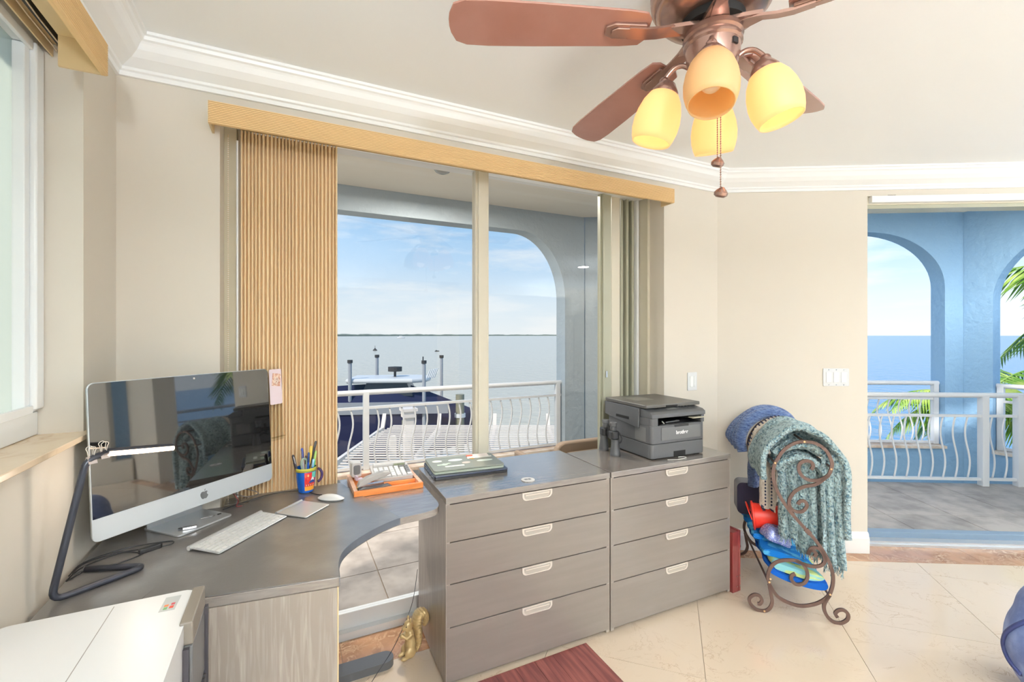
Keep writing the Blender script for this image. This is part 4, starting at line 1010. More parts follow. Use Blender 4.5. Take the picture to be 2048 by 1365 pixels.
# cables behind the computer
for pts, m_, lab in (([(.33, -.06, cz), (.40, .0, cz), (.50, .05, cz+.001), (.60, .035, cz+.001), (.655, -.035, cz), (.675, -.05, cz)], M['black'], 'thin black cable running behind the computer towards the mouse'),
                     ([(.345, .0, .79), (.375, -.02, .75), (.372, -.045, cz+.001), (.392, -.048, cz+.001)], flat('dark_red_cord', (112, 42, 44), .4), 'short dark red cable hanging down behind the computer'),
                     ([(.36, .03, .785), (.42, .03, .765), (.44, .04, .745), (.40, .045, .738), (.35, .04, .76)], flat('grey_cord', (120, 112, 108), .4), 'thin grey cable loop hanging behind the computer')):
    tg = obj('cable', MB().tube(spline(pts, 7), .0021, 6), m_, None, smooth=True); props(tg, lab, 'cable')

# ------------------------------------------------------------------ keyboard, trackpad, mouse
ka = Vector((.273, -.391, 0)); kb_ = Vector((.462, -.156, 0)); kx = (kb_-ka).normalized(); ky = Vector((-kx.y, kx.x, 0))
kw = .292; kd = .118
kc = ka + kx*(kw/2) - ky*(kd/2)
kbd = thing('keyboard', (kc.x, kc.y, MZ), 'thin aluminium keyboard with white keys in front of the computer', 'keyboard', rz=math.atan2(kx.y, kx.x))
kt = Matrix.Rotation(math.radians(3.0), 4, 'X')
KM = Matrix.Translation((0, 0, .0062)) @ kt
obj('case', MB().prism(rrect(-kw/2, -kd/2, kw/2, kd/2, .006), -.0015, .0015, KM), M['alu'], kbd, bevel=.0006)
obj('battery_tube', MB().tube([(-kw/2, kd/2-.006, .0078), (kw/2, kd/2-.006, .0078)], .0075, 14), M['alu'], kbd, smooth='auto')
obj('tube_cap', MB().tube([(-kw/2-.0012, kd/2-.006, .0078), (-kw/2-.0001, kd/2-.006, .0078)], .0062, 14), M['lgrey'], kbd)
shared = {}
def key(x0, x1, y0, y1):
    wk = round(x1-x0, 4); hk = round(y1-y0, 4)
    if (wk, hk) not in shared:
        o = obj('key', MB().prism(rrect(-wk/2, -hk/2, wk/2, hk/2, .0014, 2), .0016, .0034), M['white'], kbd)
        shared[(wk, hk)] = o.data
    else:
        o = bpy.data.objects.new('key', shared[(wk, hk)]); col.objects.link(o); o.parent = kbd
    o.matrix_local = KM @ Matrix.Translation(((x0+x1)/2, (y0+y1)/2, 0))
px_ = .0193; gx = .0026; xl = -kw/2+.004
rows = [([1]*14, .0085), ([1]*13+[1.5], .0148), ([1.5]+[1]*13, .0148), ([1.75]+[1]*11+[1.75], .0148), ([2.25]+[1]*10+[2.25], .0148), ([1, 1, 1, 1.25, 5, 1.25, 1, 1, 1, 1], .0155)]
y = kd/2-.016
for units, hh in rows:
    tot = sum(units); u1 = (kw-.008)/tot; x = xl
    for un in units:
        key(x+gx/2, x+un*u1-gx/2, y-hh, y); x += un*u1
    y -= hh+.0026
ta, tb, tcx, td = [Vector((*p, 0)) for p in ((.503, -.175), (.605, -.307), (.690, -.202), (.598, -.073))]
tctr = (ta+tb+tcx+td)/4; txa = (td-ta+tcx-tb).normalized()
t = thing('trackpad', (tctr.x, tctr.y, MZ), 'square silver trackpad lying to the right of the keyboard', 'trackpad', rz=math.atan2(txa.y, txa.x))
obj('plate', MB().prism(rrect(-.066, -.068, .066, .068, .005), .003, .0065, Matrix.Rotation(math.radians(1.5), 4, 'X')), M['alu'], t, bevel=.0006)
obj('battery_tube', MB().tube([(-.066, .060, .0062), (.066, .060, .0062)], .006, 12), M['alu'], t, smooth='auto')
t = thing('mouse', (.704, -.118, MZ), 'low white computer mouse by the wooden tray', 'mouse', rz=-.62)
mb = MB()
def mfn(u, v_):
    a = 2*PI*v_; rr_ = math.sin(u*PI/2)
    x = .056*math.cos(a)*rr_; y = .029*math.sin(a)*rr_*(1-.06*math.cos(a)**2)
    return (x, y, .006+.014*(1-(rr_)**2.6)*(1-.15*(x/.056)))
mb.grid(mfn, 12, 28); obj('shell', mb, M['white'], t, smooth=True)
mb = MB(); mb.lathe([(0, .0005), (.9, .0005), (1, .0058), (0, .0058)], 28); mb.v = [(x*.055, y*.028, z) for x, y, z in mb.v]
obj('base', mb, M['alu'], t)

# ------------------------------------------------------------------ mug of pens
mug = thing('mug', (.617, .028, MZ), 'bright blue painted mug with a yellow rim on the desk', 'mug')
prof = [(0, .0005), (.026, .0005), (.030, .004), (.0345, .035), (.0385, .07), (.0405, .094), (.0412, .104), (.0382, .104), (.0365, .07), (.0325, .03), (.026, .012), (0, .012)]
obj('body', MB().lathe(prof, 36), flat('cobalt_glaze', (20, 92, 190), .15, coat=.5), mug, smooth='auto')
obj('rim_band', MB().lathe([(.0408, .090), (.0418, .103), (.0412, .1045), (.0402, .1045), (.0404, .090)], 36, closed=True), flat('yellow_glaze', (206, 200, 84), .2), mug, smooth=True)
hd = []
for k in range(13):
    a = -1.25+2.5*k/12; hd.append((.038+.026*math.cos(a)+.0, 0, .062+.030*math.sin(a)))
hm = Matrix.Rotation(math.radians(8), 4, 'Z')
obj('handle', MB().tube([tuple(hm @ Vector(p)) for p in hd], .0052, 8), flat('plum_glaze', (72, 52, 96), .2), mug, smooth=True)
def decal(a0, a1, z0, z1, c, off=.0006, shape=None, nm='painted_patch'):
    mb = MB(); n_ = 8
    pts = shape or [(0, 0), (1, 0), (1, 1), (0, 1)]
    rad = lambda z: (.0300+(.0345-.0300)*(z-.004)/.031 if z < .035 else (.0345+.004*(z-.035)/.035 if z < .07 else .0385+.002*(z-.07)/.024))+off
    den = []
    for i in range(len(pts)):
        p, q = pts[i], pts[(i+1) % len(pts)]
        for j in range(6): den.append((p[0]+(q[0]-p[0])*j/6, p[1]+(q[1]-p[1])*j/6))
    cxm = sum(p[0] for p in den)/len(den); cym = sum(p[1] for p in den)/len(den)
    def P(u, v_):
        a = a0+(a1-a0)*u; z = z0+(z1-z0)*v_; r_ = rad(z); return (r_*math.cos(a), r_*math.sin(a), z)
    v = [P(cxm, cym)]; rings = 5
    for k in range(1, rings+1): v += [P(cxm+(p[0]-cxm)*k/rings, cym+(p[1]-cym)*k/rings) for p in den]
    m_ = len(den); f = [(0, 1+j, 1+(j+1) % m_) for j in range(m_)]
    for k in range(rings-1): f += [(1+k*m_+j, 1+(k+1)*m_+j, 1+(k+1)*m_+(j+1) % m_, 1+k*m_+(j+1) % m_) for j in range(m_)]
    obj(nm, mb.add(v, f), flat(nm, c, .25), mug, fix=False, smooth=True)
A0_ = math.radians(-100); A1_ = math.radians(-28)
decal(A0_, A1_, .012, .088, (216, 54, 48), .0005)
decal(A0_, A1_, .012, .030, (246, 166, 60), .0009)
decal(A0_+.75, A1_, .062, .088, (110, 200, 180), .0009)
decal(A0_+.42, A1_-.05, .044, .068, (58, 74, 140), .0012, [(0, 0), (1, 0), (.85, .35), (.62, 1), (.42, .9), (.15, .3)])
decal(A0_+.62, A1_-.2, .054, .069, (244, 244, 248), .0015, [(0, 0), (.25, .25), (.35, .02), (.6, .3), (.75, 0), (1, .1), (.62, 1), (.35, .95)])
for aa, zz, c in ((.12, .074, (232, 96, 60)), (.36, .076, (240, 190, 130)), (.58, .08, (214, 50, 52)), (.16, .058, (206, 40, 46)), (.34, .064, (230, 74, 60))):
    decal(A0_+aa-.09, A0_+aa+.09, zz-.006, zz+.006, c, .0013, [(.5+.5*math.cos(q*PI/4), .5+.5*math.sin(q*PI/4)) for q in range(8)])
for q in range(5): decal(A0_+.14+q*.22, A0_+.24+q*.22, .031, .040, (250, 226, 190), .0011, [(0, 0), (.3, 1), (.6, .9), (1, .1), (.6, .2), (.4, .6)])
def pen(nm, dx, dy, lean, az, ln, r_, c, lab, cap=None, kind='pen', tip=None):
    t = thing(nm, (mug.location.x+dx, mug.location.y+dy, MZ+.016), lab, kind, 'pens in the blue mug')
    ax_ = Vector((math.cos(az)*math.sin(lean), math.sin(az)*math.sin(lean), math.cos(lean)))
    R_ = ax_.to_track_quat('Z', 'Y').to_matrix().to_4x4()
    obj('barrel', MB().lathe([(0, 0), (r_*.35, 0), (r_, .014), (r_, ln*.72), (0, ln*.72)], 12, R_), flat('pen_'+nm, c, .35), t, smooth='auto')
    obj('cap', MB().lathe([(r_*1.02, ln*.721), (r_*1.12, ln*.73), (r_*1.05, ln*.97), (r_*.6, ln), (0, ln)], 12, R_), flat('cap_'+nm, cap or c, .35), t, smooth='auto')
    if kind == 'pen': obj('clip', MB().box(r_*1.15, -.0015, ln*.74, r_*1.15+.002, .0015, ln*.95, R_), M['chrome'] if tip is None else flat('clipc', tip, .3), t)
    return t
pen('marker', -.018, -.004, .22, 3.35, .150, .0052, (58, 54, 58), 'dark grey pen leaning out left of the mug', kind='pen')
pen('pen', -.020, .006, .24, 3.5, .118, .0036, (44, 44, 48), 'short thin black pen at the far left of the mug')
pen('pen', -.004, .012, .07, 2.9, .166, .0046, (222, 224, 230), 'white ballpoint pen with a blue top in the mug', (46, 70, 170))
pen('pen', .004, -.004, .05, .4, .148, .0042, (32, 92, 196), 'blue barrelled pen in the middle of the mug', (30, 60, 120))
pen('highlighter', .010, .008, .06, .2, .172, .0068, (238, 198, 92), 'yellow highlighter standing upright in the mug', (240, 206, 96), 'highlighter')
pen('pen', -.006, .002, .24, .22, .196, .0050, (48, 46, 50), 'long dark pen leaning to the right in the mug', (60, 58, 60))
pen('pen', .016, -.008, .12, .35, .120, .0048, (44, 132, 214), 'sky blue pen leaning right in the mug', (150, 200, 226))
pen('pen', .018, .004, .16, .5, .150, .0048, (70, 200, 60), 'bright green pen at the right side of the mug', (190, 230, 130))
pen('pen', -.002, .018, .05, 1.2, .130, .004, (216, 168, 150), 'pale pink pencil behind the white pen', (70, 60, 60), 'pencil')
t = thing('scissors', (mug.location.x-.008, mug.location.y+.002, MZ+.016), 'sage green scissor handle sticking out of the mug', 'scissors', rz=.5)
obj('handle', MB().tube([(p.x, p.y, p.z) for p in spline([(-.006, 0, .075), (-.012, 0, .105), (-.004, 0, .122), (.010, 0, .118), (.013, 0, .10), (.010, 0, .07)], 5)], .0045, 8), flat('sage_plastic', (158, 176, 158), .4), t, smooth=True)
obj('blade', MB().box(-.005, -.001, .0, .006, .001, .072), M['chrome'], t)

# ------------------------------------------------------------------ wooden tray with the calculator, stapler and tape
tray = thing('desk_tray', (.933, -.01, DZT), 'orange wooden desk tray holding a calculator and stapler', 'tray')
x0, x1, y0, y1 = -.143, .143, -.123, .127
obj('front_board', MB().box(x0, y0, .0005, x1, y0+.012, .024), M['orange'], tray, bevel=.001)
obj('back_board', MB().box(x0, y1-.012, .0005, x1, y1, .024), M['traywood'], tray, bevel=.001)
obj('side_board', MB().box(x0, y0+.0125, .0005, x0+.016, y1-.0125, .024), M['traywood'], tray, bevel=.001)
obj('side_board', MB().box(x1-.016, y0+.0125, .0005, x1, y1-.0125, .024), M['traywood'], tray, bevel=.001)
obj('bottom', MB().box(x0+.0165, y0+.0125, .0008, x1-.0165, y1-.0125, .006), M['orange'], tray)
obj('divider', MB().box(x0+.0165, -.045, .0062, x1-.0165, -.035, .020), M['orange'], tray, bevel=.001)
cal = thing('calculator', (.985, .030, DZT+.0205), 'light grey desk calculator resting in the tray', 'calculator', rz=-.03)
CT = Matrix.Rotation(math.radians(7), 4, 'X') @ Matrix.Translation((0, 0, .012))
obj('body', MB().prism(rrect(-.098, -.068, .072, .088, .007), -.006, .010, CT), M['lgrey'], cal, bevel=.0015)
obj('display_hood', MB().box(-.085, .055, .0105, .06, .085, .024, CT), M['lgrey'], cal, bevel=.002)
obj('display', MB().box(.005, .053, .013, .055, .0548, .022, CT), flat('lcd', (150, 156, 130), .2), cal)
kk = 0
for i in range(7):
    for j in range(5):
        xk = -.088+i*.0228; yk = -.060+j*.0215
        c = M['white'] if (i, j) not in ((6, 1), (6, 2), (6, 3), (6, 4), (5, 4)) else M['mgrey']
        w_ = .017
        if i in (3,) and j in (1,): continue
        obj('key', MB().box(xk, yk, .0102, xk+w_, yk+(.0165 if not (i == 3 and j == 0) else .036), .0165, CT), c, cal)
st = thing('stapler', (.866, -.0875, DZT+.0068), 'grey plastic stapler lying open in the front of the tray', 'stapler', rz=.08)
obj('base', MB().prism([(-.055, 0), (.080, 0), (.086, .006), (.07, .016), (.03, .012), (-.03, .020), (-.055, .016)], -.014, .014, frame((0, 0, .0005), (1, 0, 0), (0, 0, 1), (0, -1, 0))), flat('stapler_base', (92, 88, 86), .3), st, bevel=.003)
obj('arm', MB().prism([(-.060, .022), (-.052, .044), (-.02, .060), (.045, .074), (.072, .072), (.080, .062), (.060, .054), (.0, .040), (-.03, .028)], -.015, .015, frame((0, 0, .0005), (1, 0, 0), (0, 0, 1), (0, -1, 0))), flat('stapler_top', (178, 174, 170), .35), st, bevel=.004, seg=3)
obj('magazine', MB().box(-.045, -.007, .020, .05, .007, .030), M['chrome'], st)
t = thing('tape_dispenser', (.822, .085, DZT+.0247), 'grey and clear tape dispenser standing at the back of the tray', 'tape dispenser', rz=.1)
obj('case', MB().prism(rrect(-.020, 0, .022, .066, .008), -.024, .024, frame((0, 0, 0), (1, 0, 0), (0, 0, 1), (0, -1, 0))), M['lgrey'], t, bevel=.003)
obj('window', MB().prism(rrect(-.013, .012, .016, .054, .008), .0243, .0252, frame((0, 0, 0), (1, 0, 0), (0, 0, 1), (0, -1, 0))), M['mgrey'], t)
t = thing('tape_roll', (.828, .022, DZT+.0245), 'small lilac tape cutter beside the calculator', 'tape', rz=.3)
obj('foot', MB().box(-.014, -.012, 0, .018, .012, .006).box(-.014, -.012, .0062, -.006, .012, .020), flat('lilac_plastic', (204, 190, 210), .35), t, bevel=.001)
t = thing('pencil_sharpener', (.812, -.072, DZT+.0065), 'small yellow rubber tip lying by the stapler', 'rubber')
obj('tip', MB().prism([(-.008, -.005), (.004, -.006), (.010, 0), (.004, .006), (-.008, .005)], 0, .016), flat('yellow_rubber', (230, 172, 60), .5), t, bevel=.0015)
t = thing('keys', (1.010, -.083, DZT+.0065), 'silver keys lying in the empty front of the tray', 'keys', rz=.1)
obj('key_blade', MB().box(-.03, -.003, 0, 0, .003, .002), M['chrome'], t); obj('key_bow', MB().cyl(.008, 0, 0, .002, .009, 14), M['chrome'], t); obj('key_ring', MB().tube([(.02+.009*math.cos(q*PI/6), .009*math.sin(q*PI/6), .002) for q in range(12)], .0011, 6, loop=True), M['chrome'], t)

# ------------------------------------------------------------------ the two drawer units
def drawer_unit(x, y, rz, label,  w=.786, h=.752, d=.45):
    t = thing('drawer_unit', (x, y, 0), label, 'drawers', 'dark drawer units', rz=rz)
    obj('side_panel', MB().box(0, .0005, .012, .018, d, h-.0255), M['veneer_v'], t, bevel=.0012)
    obj('side_panel', MB().box(w-.018, .0005, .012, w, d, h-.0255), M['veneer_v'], t, bevel=.0012)
    obj('back_panel', MB().box(.0185, d-.006, .012, w-.0185, d, h-.0255), M['black'], t)
    obj('carcass', MB().box(.0185, .022, .03, w-.0185, d-.0065, h-.030), M['blackgap'], t)
    obj('plinth', MB().box(.02, .03, .0005, w-.02, d-.02, .0295), M['blackgap'], t)
    obj('top_board', MB().box(0, -.003, h-.025, w, d, h), M['veneer'], t, bevel=.0012)
    zs = [(.024, .236), (.2405, .406), (.4105, .571), (.5755, h-.030)]
    for a, b in zs:
        dw = obj('drawer_front', MB().box(.0035, .0, a, w-.0035, .019, b), M['front'], t, bevel=.001)
        cxh = w*.515; hw, hh = .0725, .033
        def U(x_, z_): return (cxh+x_, b+z_)
        outl = [(-hw, 0.001), (-hw, -hh*.35)]; 
        for q in range(7): aq = PI+PI/2*q/6; outl.append((-hw+.02+.02*math.cos(aq), -hh+.02+.02*math.sin(aq)*1))
        for q in range(7): aq = -PI/2+PI/2*q/6; outl.append((hw-.02+.02*math.cos(aq), -hh+.02+.02*math.sin(aq)))
        outl += [(hw, 0.001)]
        inn = [(x_*.88, -.0045+z_*.74) for x_, z_ in outl]
        m_ = len(outl); v = []
        for yy, ps in ((-.0005, outl), (-.0045, outl), (-.0045, inn), (-.0005, inn)): v += [(U(*p)[0], yy, U(*p)[1]) for p in ps]
        f = []
        for r1 in range(4):
            r2 = (r1+1) % 4; f += [(r1*m_+j, r1*m_+(j+1) % m_, r2*m_+(j+1) % m_, r2*m_+j) for j in range(m_)]
        hdl = MB().add(v, f)
        hdl.box(cxh-hw*.80, -.0062, b-.0125, cxh+hw*.80, -.0008, b-.0085)
        obj('handle', hdl, M['handle'], dw)
        obj('handle_recess', MB().prism([U(*p) for p in inn][::-1], -.0012, -.0006, frame((0, 0, 0), (1, 0, 0), (0, 0, 1), (0, 1, 0))), flat('recess_metal', (176, 168, 158), .45), dw)
    return t
drawer_unit(1.1035, -.362, -.0196, 'dark drawer unit nearer the desk, with the laptops on it')
drawer_unit(1.8965, -.378, -.0196, 'dark drawer unit at the right, with the black printer on it', d=.386)
DT = .7523
t = thing('coaster', (1.497, -.308, DT), 'small round silver and white disc on the left drawer unit', 'coaster')
obj('disc', MB().cyl(0, 0, 0, .0035, .030, 28), M['lgrey'], t, bevel=.0008); obj('inlay', MB().box(-.016, -.005, .0037, -.002, .008, .0044).box(.001, -.008, .0037, .013, .006, .0044), M['mgrey'], t)
for q in range(6):
    a = q*PI/3
# laptops
def laptop(x, y, z, w, d, h, rz, label, base_m, lid_m, tilt=0):
    t = thing('laptop', (x, y, z), label, 'laptop', 'stacked closed laptops', rz=rz)
    TT = Matrix.Rotation(tilt, 4, 'X')
    obj('base', MB().prism(rrect(-w/2, -d/2, w/2, d/2, .010), .0, h*.52, TT), base_m, t, bevel=.0015)
    obj('lid', MB().prism(rrect(-w/2-.001, -d/2-.001, w/2+.001, d/2-.006, .012), h*.58, h, TT), lid_m, t, bevel=.002)
    obj('hinge', MB().tube([tuple(TT @ Vector((-w*.34, d/2-.002, h*.52))), tuple(TT @ Vector((w*.34, d/2-.002, h*.52)))], h*.2, 8), base_m, t)
    return t, TT
l1, _ = laptop(1.305, -.030, DT, .345, .245, .019, -.07, 'dark navy laptop at the bottom of the stack', M['black'], flat('navy_lid', (60, 66, 84), .3))
for q in range(4): obj('port', MB().box(-.1735, -.09+q*.045, .006, -.1728, -.065+q*.045, .011), M['chrome'], l1)
l2, TT = laptop(1.302, -.022, DT+.0195, .330, .225, .018, -.085, 'sage grey laptop covered with pale stickers, on top of the stack', flat('pale_green_base', (178, 188, 172), .4), flat('sage_lid', (134, 139, 128), .4), tilt=.0)
def sticker(x, y, poly, c, nz=None):
    o = obj('sticker', MB().prism([(x+a, y+b) for a, b in poly], .0183, .0187), flat('sticker', c, .5, **({'noise_': nz} if nz else {})), l2); return o
ell = lambda a, b, k=18: [(a*math.cos(2*PI*q/k), b*math.sin(2*PI*q/k)) for q in range(k)]
sticker(-.122, .032, ell(.024, .017), (222, 228, 222)); sticker(-.035, .026, ell(.035, .020), (214, 224, 222)); sticker(.004, -.030, ell(.020, .014), (226, 206, 196)); sticker(.098, -.022, ell(.040, .016), (220, 232, 224))
sticker(-.098, -.028, [(-.035, -.012), (-.018, -.010), (-.004, -.018), (.012, -.010), (.010, -.002), (.034, .010), (.022, .018), (.008, .012), (-.004, .016), (-.012, .006), (-.036, .004)], (206, 232, 208))
sticker(-.060, -.066, rrect(-.045, -.010, .045, .008, .005), (226, 234, 224))
sticker(.088, .062, [(-.062, -.034), (.052, -.034), (.058, .036), (-.046, .036)], (232, 222, 218)); sticker(.050, .078, [(-.02, -.012), (.014, -.012), (.018, .012), (-.014, .014)], (220, 96, 50)); 
obj('sticker', MB().prism([(.032, .070), (.062, .066), (.070, .090), (.040, .092)], .0188, .0192), flat('sticker_orange', (214, 90, 44), .5), l2)
obj('sticker', MB().prism([(.040, .018), (.052, .012), (.060, .022), (.052, .034), (.046, .030), (.036, .034)], .0188, .0192), flat('sticker_gold', (196, 150, 40), .5), l2)
obj('sticker', MB().prism([(.070, .024), (.150, .026), (.152, .044), (.070, .040)], .0188, .0192), flat('sticker_pale', (228, 226, 220), .5), l2)
sticker(-.03, .084, rrect(-.10, -.008, .05, .008, .003), (150, 156, 146))

# ------------------------------------------------------------------ printer
pr = thing('printer', (2.392, -.135, DT), 'black laser printer with scanner lid on the right drawer unit', 'printer', rz=-.035)
w2, d2 = .183, .185
obj('paper_tray', MB().prism(rrect(-w2, -d2, w2, d2-.02, .022, 5), .006, .078), M['dgrey'], pr, bevel=.002)
obj('tray_notch', MB().box(-.035, -d2-.0008, .006, .045, -d2+.0, .034), M['blackgap'], pr)
obj('foot', MB().box(-w2+.02, -d2+.02, .0, -w2+.05, -d2+.05, .0055), M['black'], pr); obj('foot', MB().box(w2-.05, -d2+.02, .0, w2-.02, -d2+.05, .0055), M['black'], pr)
obj('foot', MB().box(-w2+.02, d2-.06, .0, w2-.02, d2-.03, .0055), M['black'], pr)
obj('body', MB().prism(rrect(-w2, -d2, w2, d2, .022, 5), .081, .172), M['dgrey'], pr, bevel=.002)
obj('side_column', MB().prism(rrect(-w2, -d2, -w2+.055, d2, .02, 5), .1725, .212), M['dgrey'], pr, bevel=.001)
obj('side_column', MB().prism(rrect(w2-.022, -d2, w2, d2, .008, 5), .1725, .212), M['dgrey'], pr, bevel=.001)
obj('exit_shelf', MB().box(-w2+.056, -d2+.004, .1725, w2-.0225, d2-.12, .176), M['black'], pr)
obj('exit_back', MB().box(-w2+.056, d2-.115, .1725, w2-.0225, d2-.10, .212), M['blackgap'], pr)
obj('paper_stop', MB().tube([(-.06, -d2+.03, .180), (.03, -d2+.03, .184), (.03, -d2+.05, .184)], .003, 6), M['mgrey'], pr); obj('paper_stop', MB().tube([(-.08, -d2+.02, .177), (-.08, -d2+.035, .186)], .003, 6), M['lgrey'], pr)
obj('paper_flap', MB().box(.085, -d2-.012, .198, .181, -d2+.02, .201), flat('cream_flap', (206, 200, 180), .5), pr)
obj('manual_feed_door', MB().box(-.118, -d2-.0022, .096, .150, -d2-.0002, .162), M['mgrey'], pr, bevel=.0008)
obj('door_grip', MB().box(-.03, -d2-.0032, .160, .065, -d2-.0001, .1715), M['black'], pr)
tm = text_mb('brother', .026, .0004, bold=.0008).xf(frame((.02, -d2-.0028, .130), (1, 0, 0), (0, 0, 1), (0, -1, 0)))
obj('lettering', tm, flat('silver_lettering', (228, 228, 230), .4), pr)
# control panel wedge along the front
v = []
for x in (-w2, w2): v += [(x, -d2-.006, .2125), (x, -d2-.006, .232), (x, -d2+.012, .243), (x, -d2+.085, .256), (x, -d2+.085, .2125)]
obj('control_panel', MB().add(v, [(j, (j+1) % 5, 5+(j+1) % 5, 5+j) for j in range(5)]+[(0, 1, 2, 3, 4), (5, 6, 7, 8, 9)]), M['dgrey'], pr, bevel=.004, seg=3)
sl = math.atan2(.013, .073); PM = frame((0, -d2+.012, .2432), (1, 0, 0), (0, math.cos(sl), math.sin(sl)), (0, -math.sin(sl), math.cos(sl)))
obj('lcd', MB().box(-.045, .020, .0006, .02, .045, .0012, PM), flat('printer_lcd', (170, 172, 168), .25), pr)
for q in range(7): obj('button', MB().cyl(-.14 if q == 0 else .035+.022*(q-1), .034 if q % 2 else .024, .0003, .0022, .006, 12, M=PM), M['mgrey'], pr)
for q in range(4): obj('button', MB().cyl(.05+.022*q, .052, .0003, .0022, .005, 12, M=PM), M['lgrey'], pr)
# scanner: wedge shaped housing that drops down the left side, and the lid
prof = [(-d2+.088, .150), (-d2+.088, .2565), (d2+.01, .2565), (d2+.01, .185), (d2-.03, .178)]
v = [(x, y, z) for x in (-w2-.010, -w2+.0) for y, z in prof]; m_ = 5
obj('scanner_side', MB().add(v, [(j, (j+1) % m_, m_+(j+1) % m_, m_+j) for j in range(m_)]+[tuple(range(m_)), tuple(range(m_, 2*m_))]), M['dgrey'], pr, bevel=.002)
obj('side_grip', MB().box(-w2-.0112, -.02, .184, -w2-.0095, .09, .198), M['blackgap'], pr)
obj('scanner_bed', MB().box(-w2+.0005, -d2+.0875, .2125, w2, d2+.01, .2568), M['dgrey'], pr, bevel=.001)
obj('side_vent', MB().box(-w2-.0009, -d2+.04, .088, -w2-.0001, -.06, .160), flat('vent_texture', (112, 112, 112), .5, bump=((500, 500, 500), .5, .001, 'vor')), pr)
obj('lid', MB().prism(rrect(-w2-.011, -d2+.03, w2+.002, d2+.012, .012), .2595, .277), flat('lid_grey', (84, 82, 78), .38, bump=((300, 300, 300), .15, .0005, 'noise')), pr, bevel=.0035, seg=3)
obj('lid_grip', MB().box(-.06, -d2+.0292, .2596, .02, -d2+.032, .270), M['blackgap'], pr)
obj('lid_inset', MB().prism(rrect(-.12, .0, .0, .13, .01), .2772, .2778), flat('lid_mark', (112, 110, 104), .35), pr)
t = thing('printer_cable', (2.37, -.345, DT), 'pale cable loop lying at the foot of the printer', 'cable')
obj('cord', MB().tube([(p.x, p.y, p.z) for p in spline([(-.09, .0, .003), (-.03, -.020, .003), (.03, -.010, .003), (.03, .010, .003), (.0, .014, .004)], 6)], .0026, 6), M['lgrey'], t, smooth=True)

# binoculars standing on their wide ends
t = thing('binoculars', (2.118, -.085, DT), 'black binoculars standing upright beside the printer', 'binoculars', rz=1.42)
for sx in (-1, 1):
    X = sx*.052
    obj('barrel', MB().lathe([(0, .0), (.026, .0), (.0275, .006), (.0265, .012), (.0195, .070), (.0215, .074), (.0215, .084)], 22, Matrix.Translation((X*1.18, 0, 0))), M['dgrey'], t, smooth='auto')
    obj('prism_house', MB().prism(rrect(-.024, -.022, .024, .024, .014), .0845, .128, Matrix.Translation((X*.95, 0, 0))), M['black'], t, bevel=.006, seg=3)
    obj('eyepiece', MB().lathe([(.016, .1285), (.018, .134), (.0165, .150), (.0195, .153), (.0205, .170), (.013, .172), (0, .166)], 20, Matrix.Translation((X*.78, 0, 0))), M['dgrey'], t, smooth='auto')
obj('bridge', MB().box(-.028, -.006, .092, .028, .006, .120).cyl(0, 0, .080, .150, .009, 14), M['black'], t, bevel=.001)
obj('strap', MB().tube([(p.x, p.y, p.z) for p in spline([(-.07, -.02, .12), (-.075, -.032, .085), (-.045, -.034, .06), (-.01, -.03, .075), (.03, -.034, .058), (.07, -.032, .075), (.075, -.024, .115)], 6)], 1, sect=[(.001, -.006), (.001, .006), (-.001, .006), (-.001, -.006)]), M['black'], t)

# red case squeezed behind the drawers
t = thing('case', (2.728, -.25, 0), 'glossy dark red box case standing beside the drawers', 'case')
obj('body', MB().box(-.033, -.150, .0005, .012, .13, .326), M['red_case'], t, bevel=.002); obj('lid', MB().box(.0135, -.150, .0005, .031, .13, .330), M['red_case'], t, bevel=.003)
for z in (.03, .085): obj('stud', MB().cyl(0, 0, 0, .003, .003, 10).xf(Matrix.Translation((.0, -.1502, z)) @ Matrix.Rotation(PI/2, 4, 'X')), M['chrome'], t); obj('stud', MB().cyl(0, 0, 0, .003, .003, 10).xf(Matrix.Translation((.022, -.1502, z)) @ Matrix.Rotation(PI/2, 4, 'X')), M['chrome'], t)

# reddish wooden chair mat on the floor
t = thing('floor_mat', (1.4, -1.0, .001), 'reddish brown wood floor mat in front of the left drawer unit', 'floor mat')
nb_ = 9
for k in range(nb_):
    a = -.45+k*(.802/nb_); obj('plank', MB().box(a+.0006, -.75, 0, a+.802/nb_-.0006, .615, .006), M['mahogany'], t)

# ------------------------------------------------------------------ tall white appliance with the black vented end
t = thing('air_conditioner', (.19, -1.1, 0), 'tall white boxy portable air conditioner with black vented side in the lower left corner', 'appliance')
bw = MB().prism(rrect(-.178, -.45, .168, .322, .028, 5), .03, .791)
obj('body', bw, M['white'], t, bevel=.014, seg=4, smooth='auto')
obj('seam', MB().box(.016, -.44, .7905, .0175, .312, .7914), flat('seam_grey', (150, 148, 144), .5), t)
obj('side_seam', MB().box(.1678, -.44, .05, .1686, .13, .052), M['lgrey'], t)
obj('handle_bar', MB().box(.160, .165, .748, .184, .318, .796), flat('handle_taupe', (122, 114, 104), .45), t, bevel=.003)
obj('vent_frame', MB().box(.1686, .150, .06, .179, .16, .7475).box(.1686, .3105, .06, .190, .3225, .7475), flat('dark_panel', (62, 60, 66), .4), t)
obj('vent_panel', MB().box(.1686, .1605, .60, .184, .310, .7475), M['mgrey'], t, bevel=.002)
obj('vent_back', MB().box(.1686, .1605, .06, .172, .310, .598), M['blackgap'], t)
for k in range(9): obj('vent_slat', MB().box(.1722, .170+k*.0158, .062, .188, .1745+k*.0158, .596), flat('vent_slat', (70, 68, 70), .45), t)
for x, y in ((-.14, -.40), (.13, -.40), (-.14, .28), (.13, .28)): obj('caster', MB().cyl(x, y, .0005, .0295, .02, 14), M['black'], t)
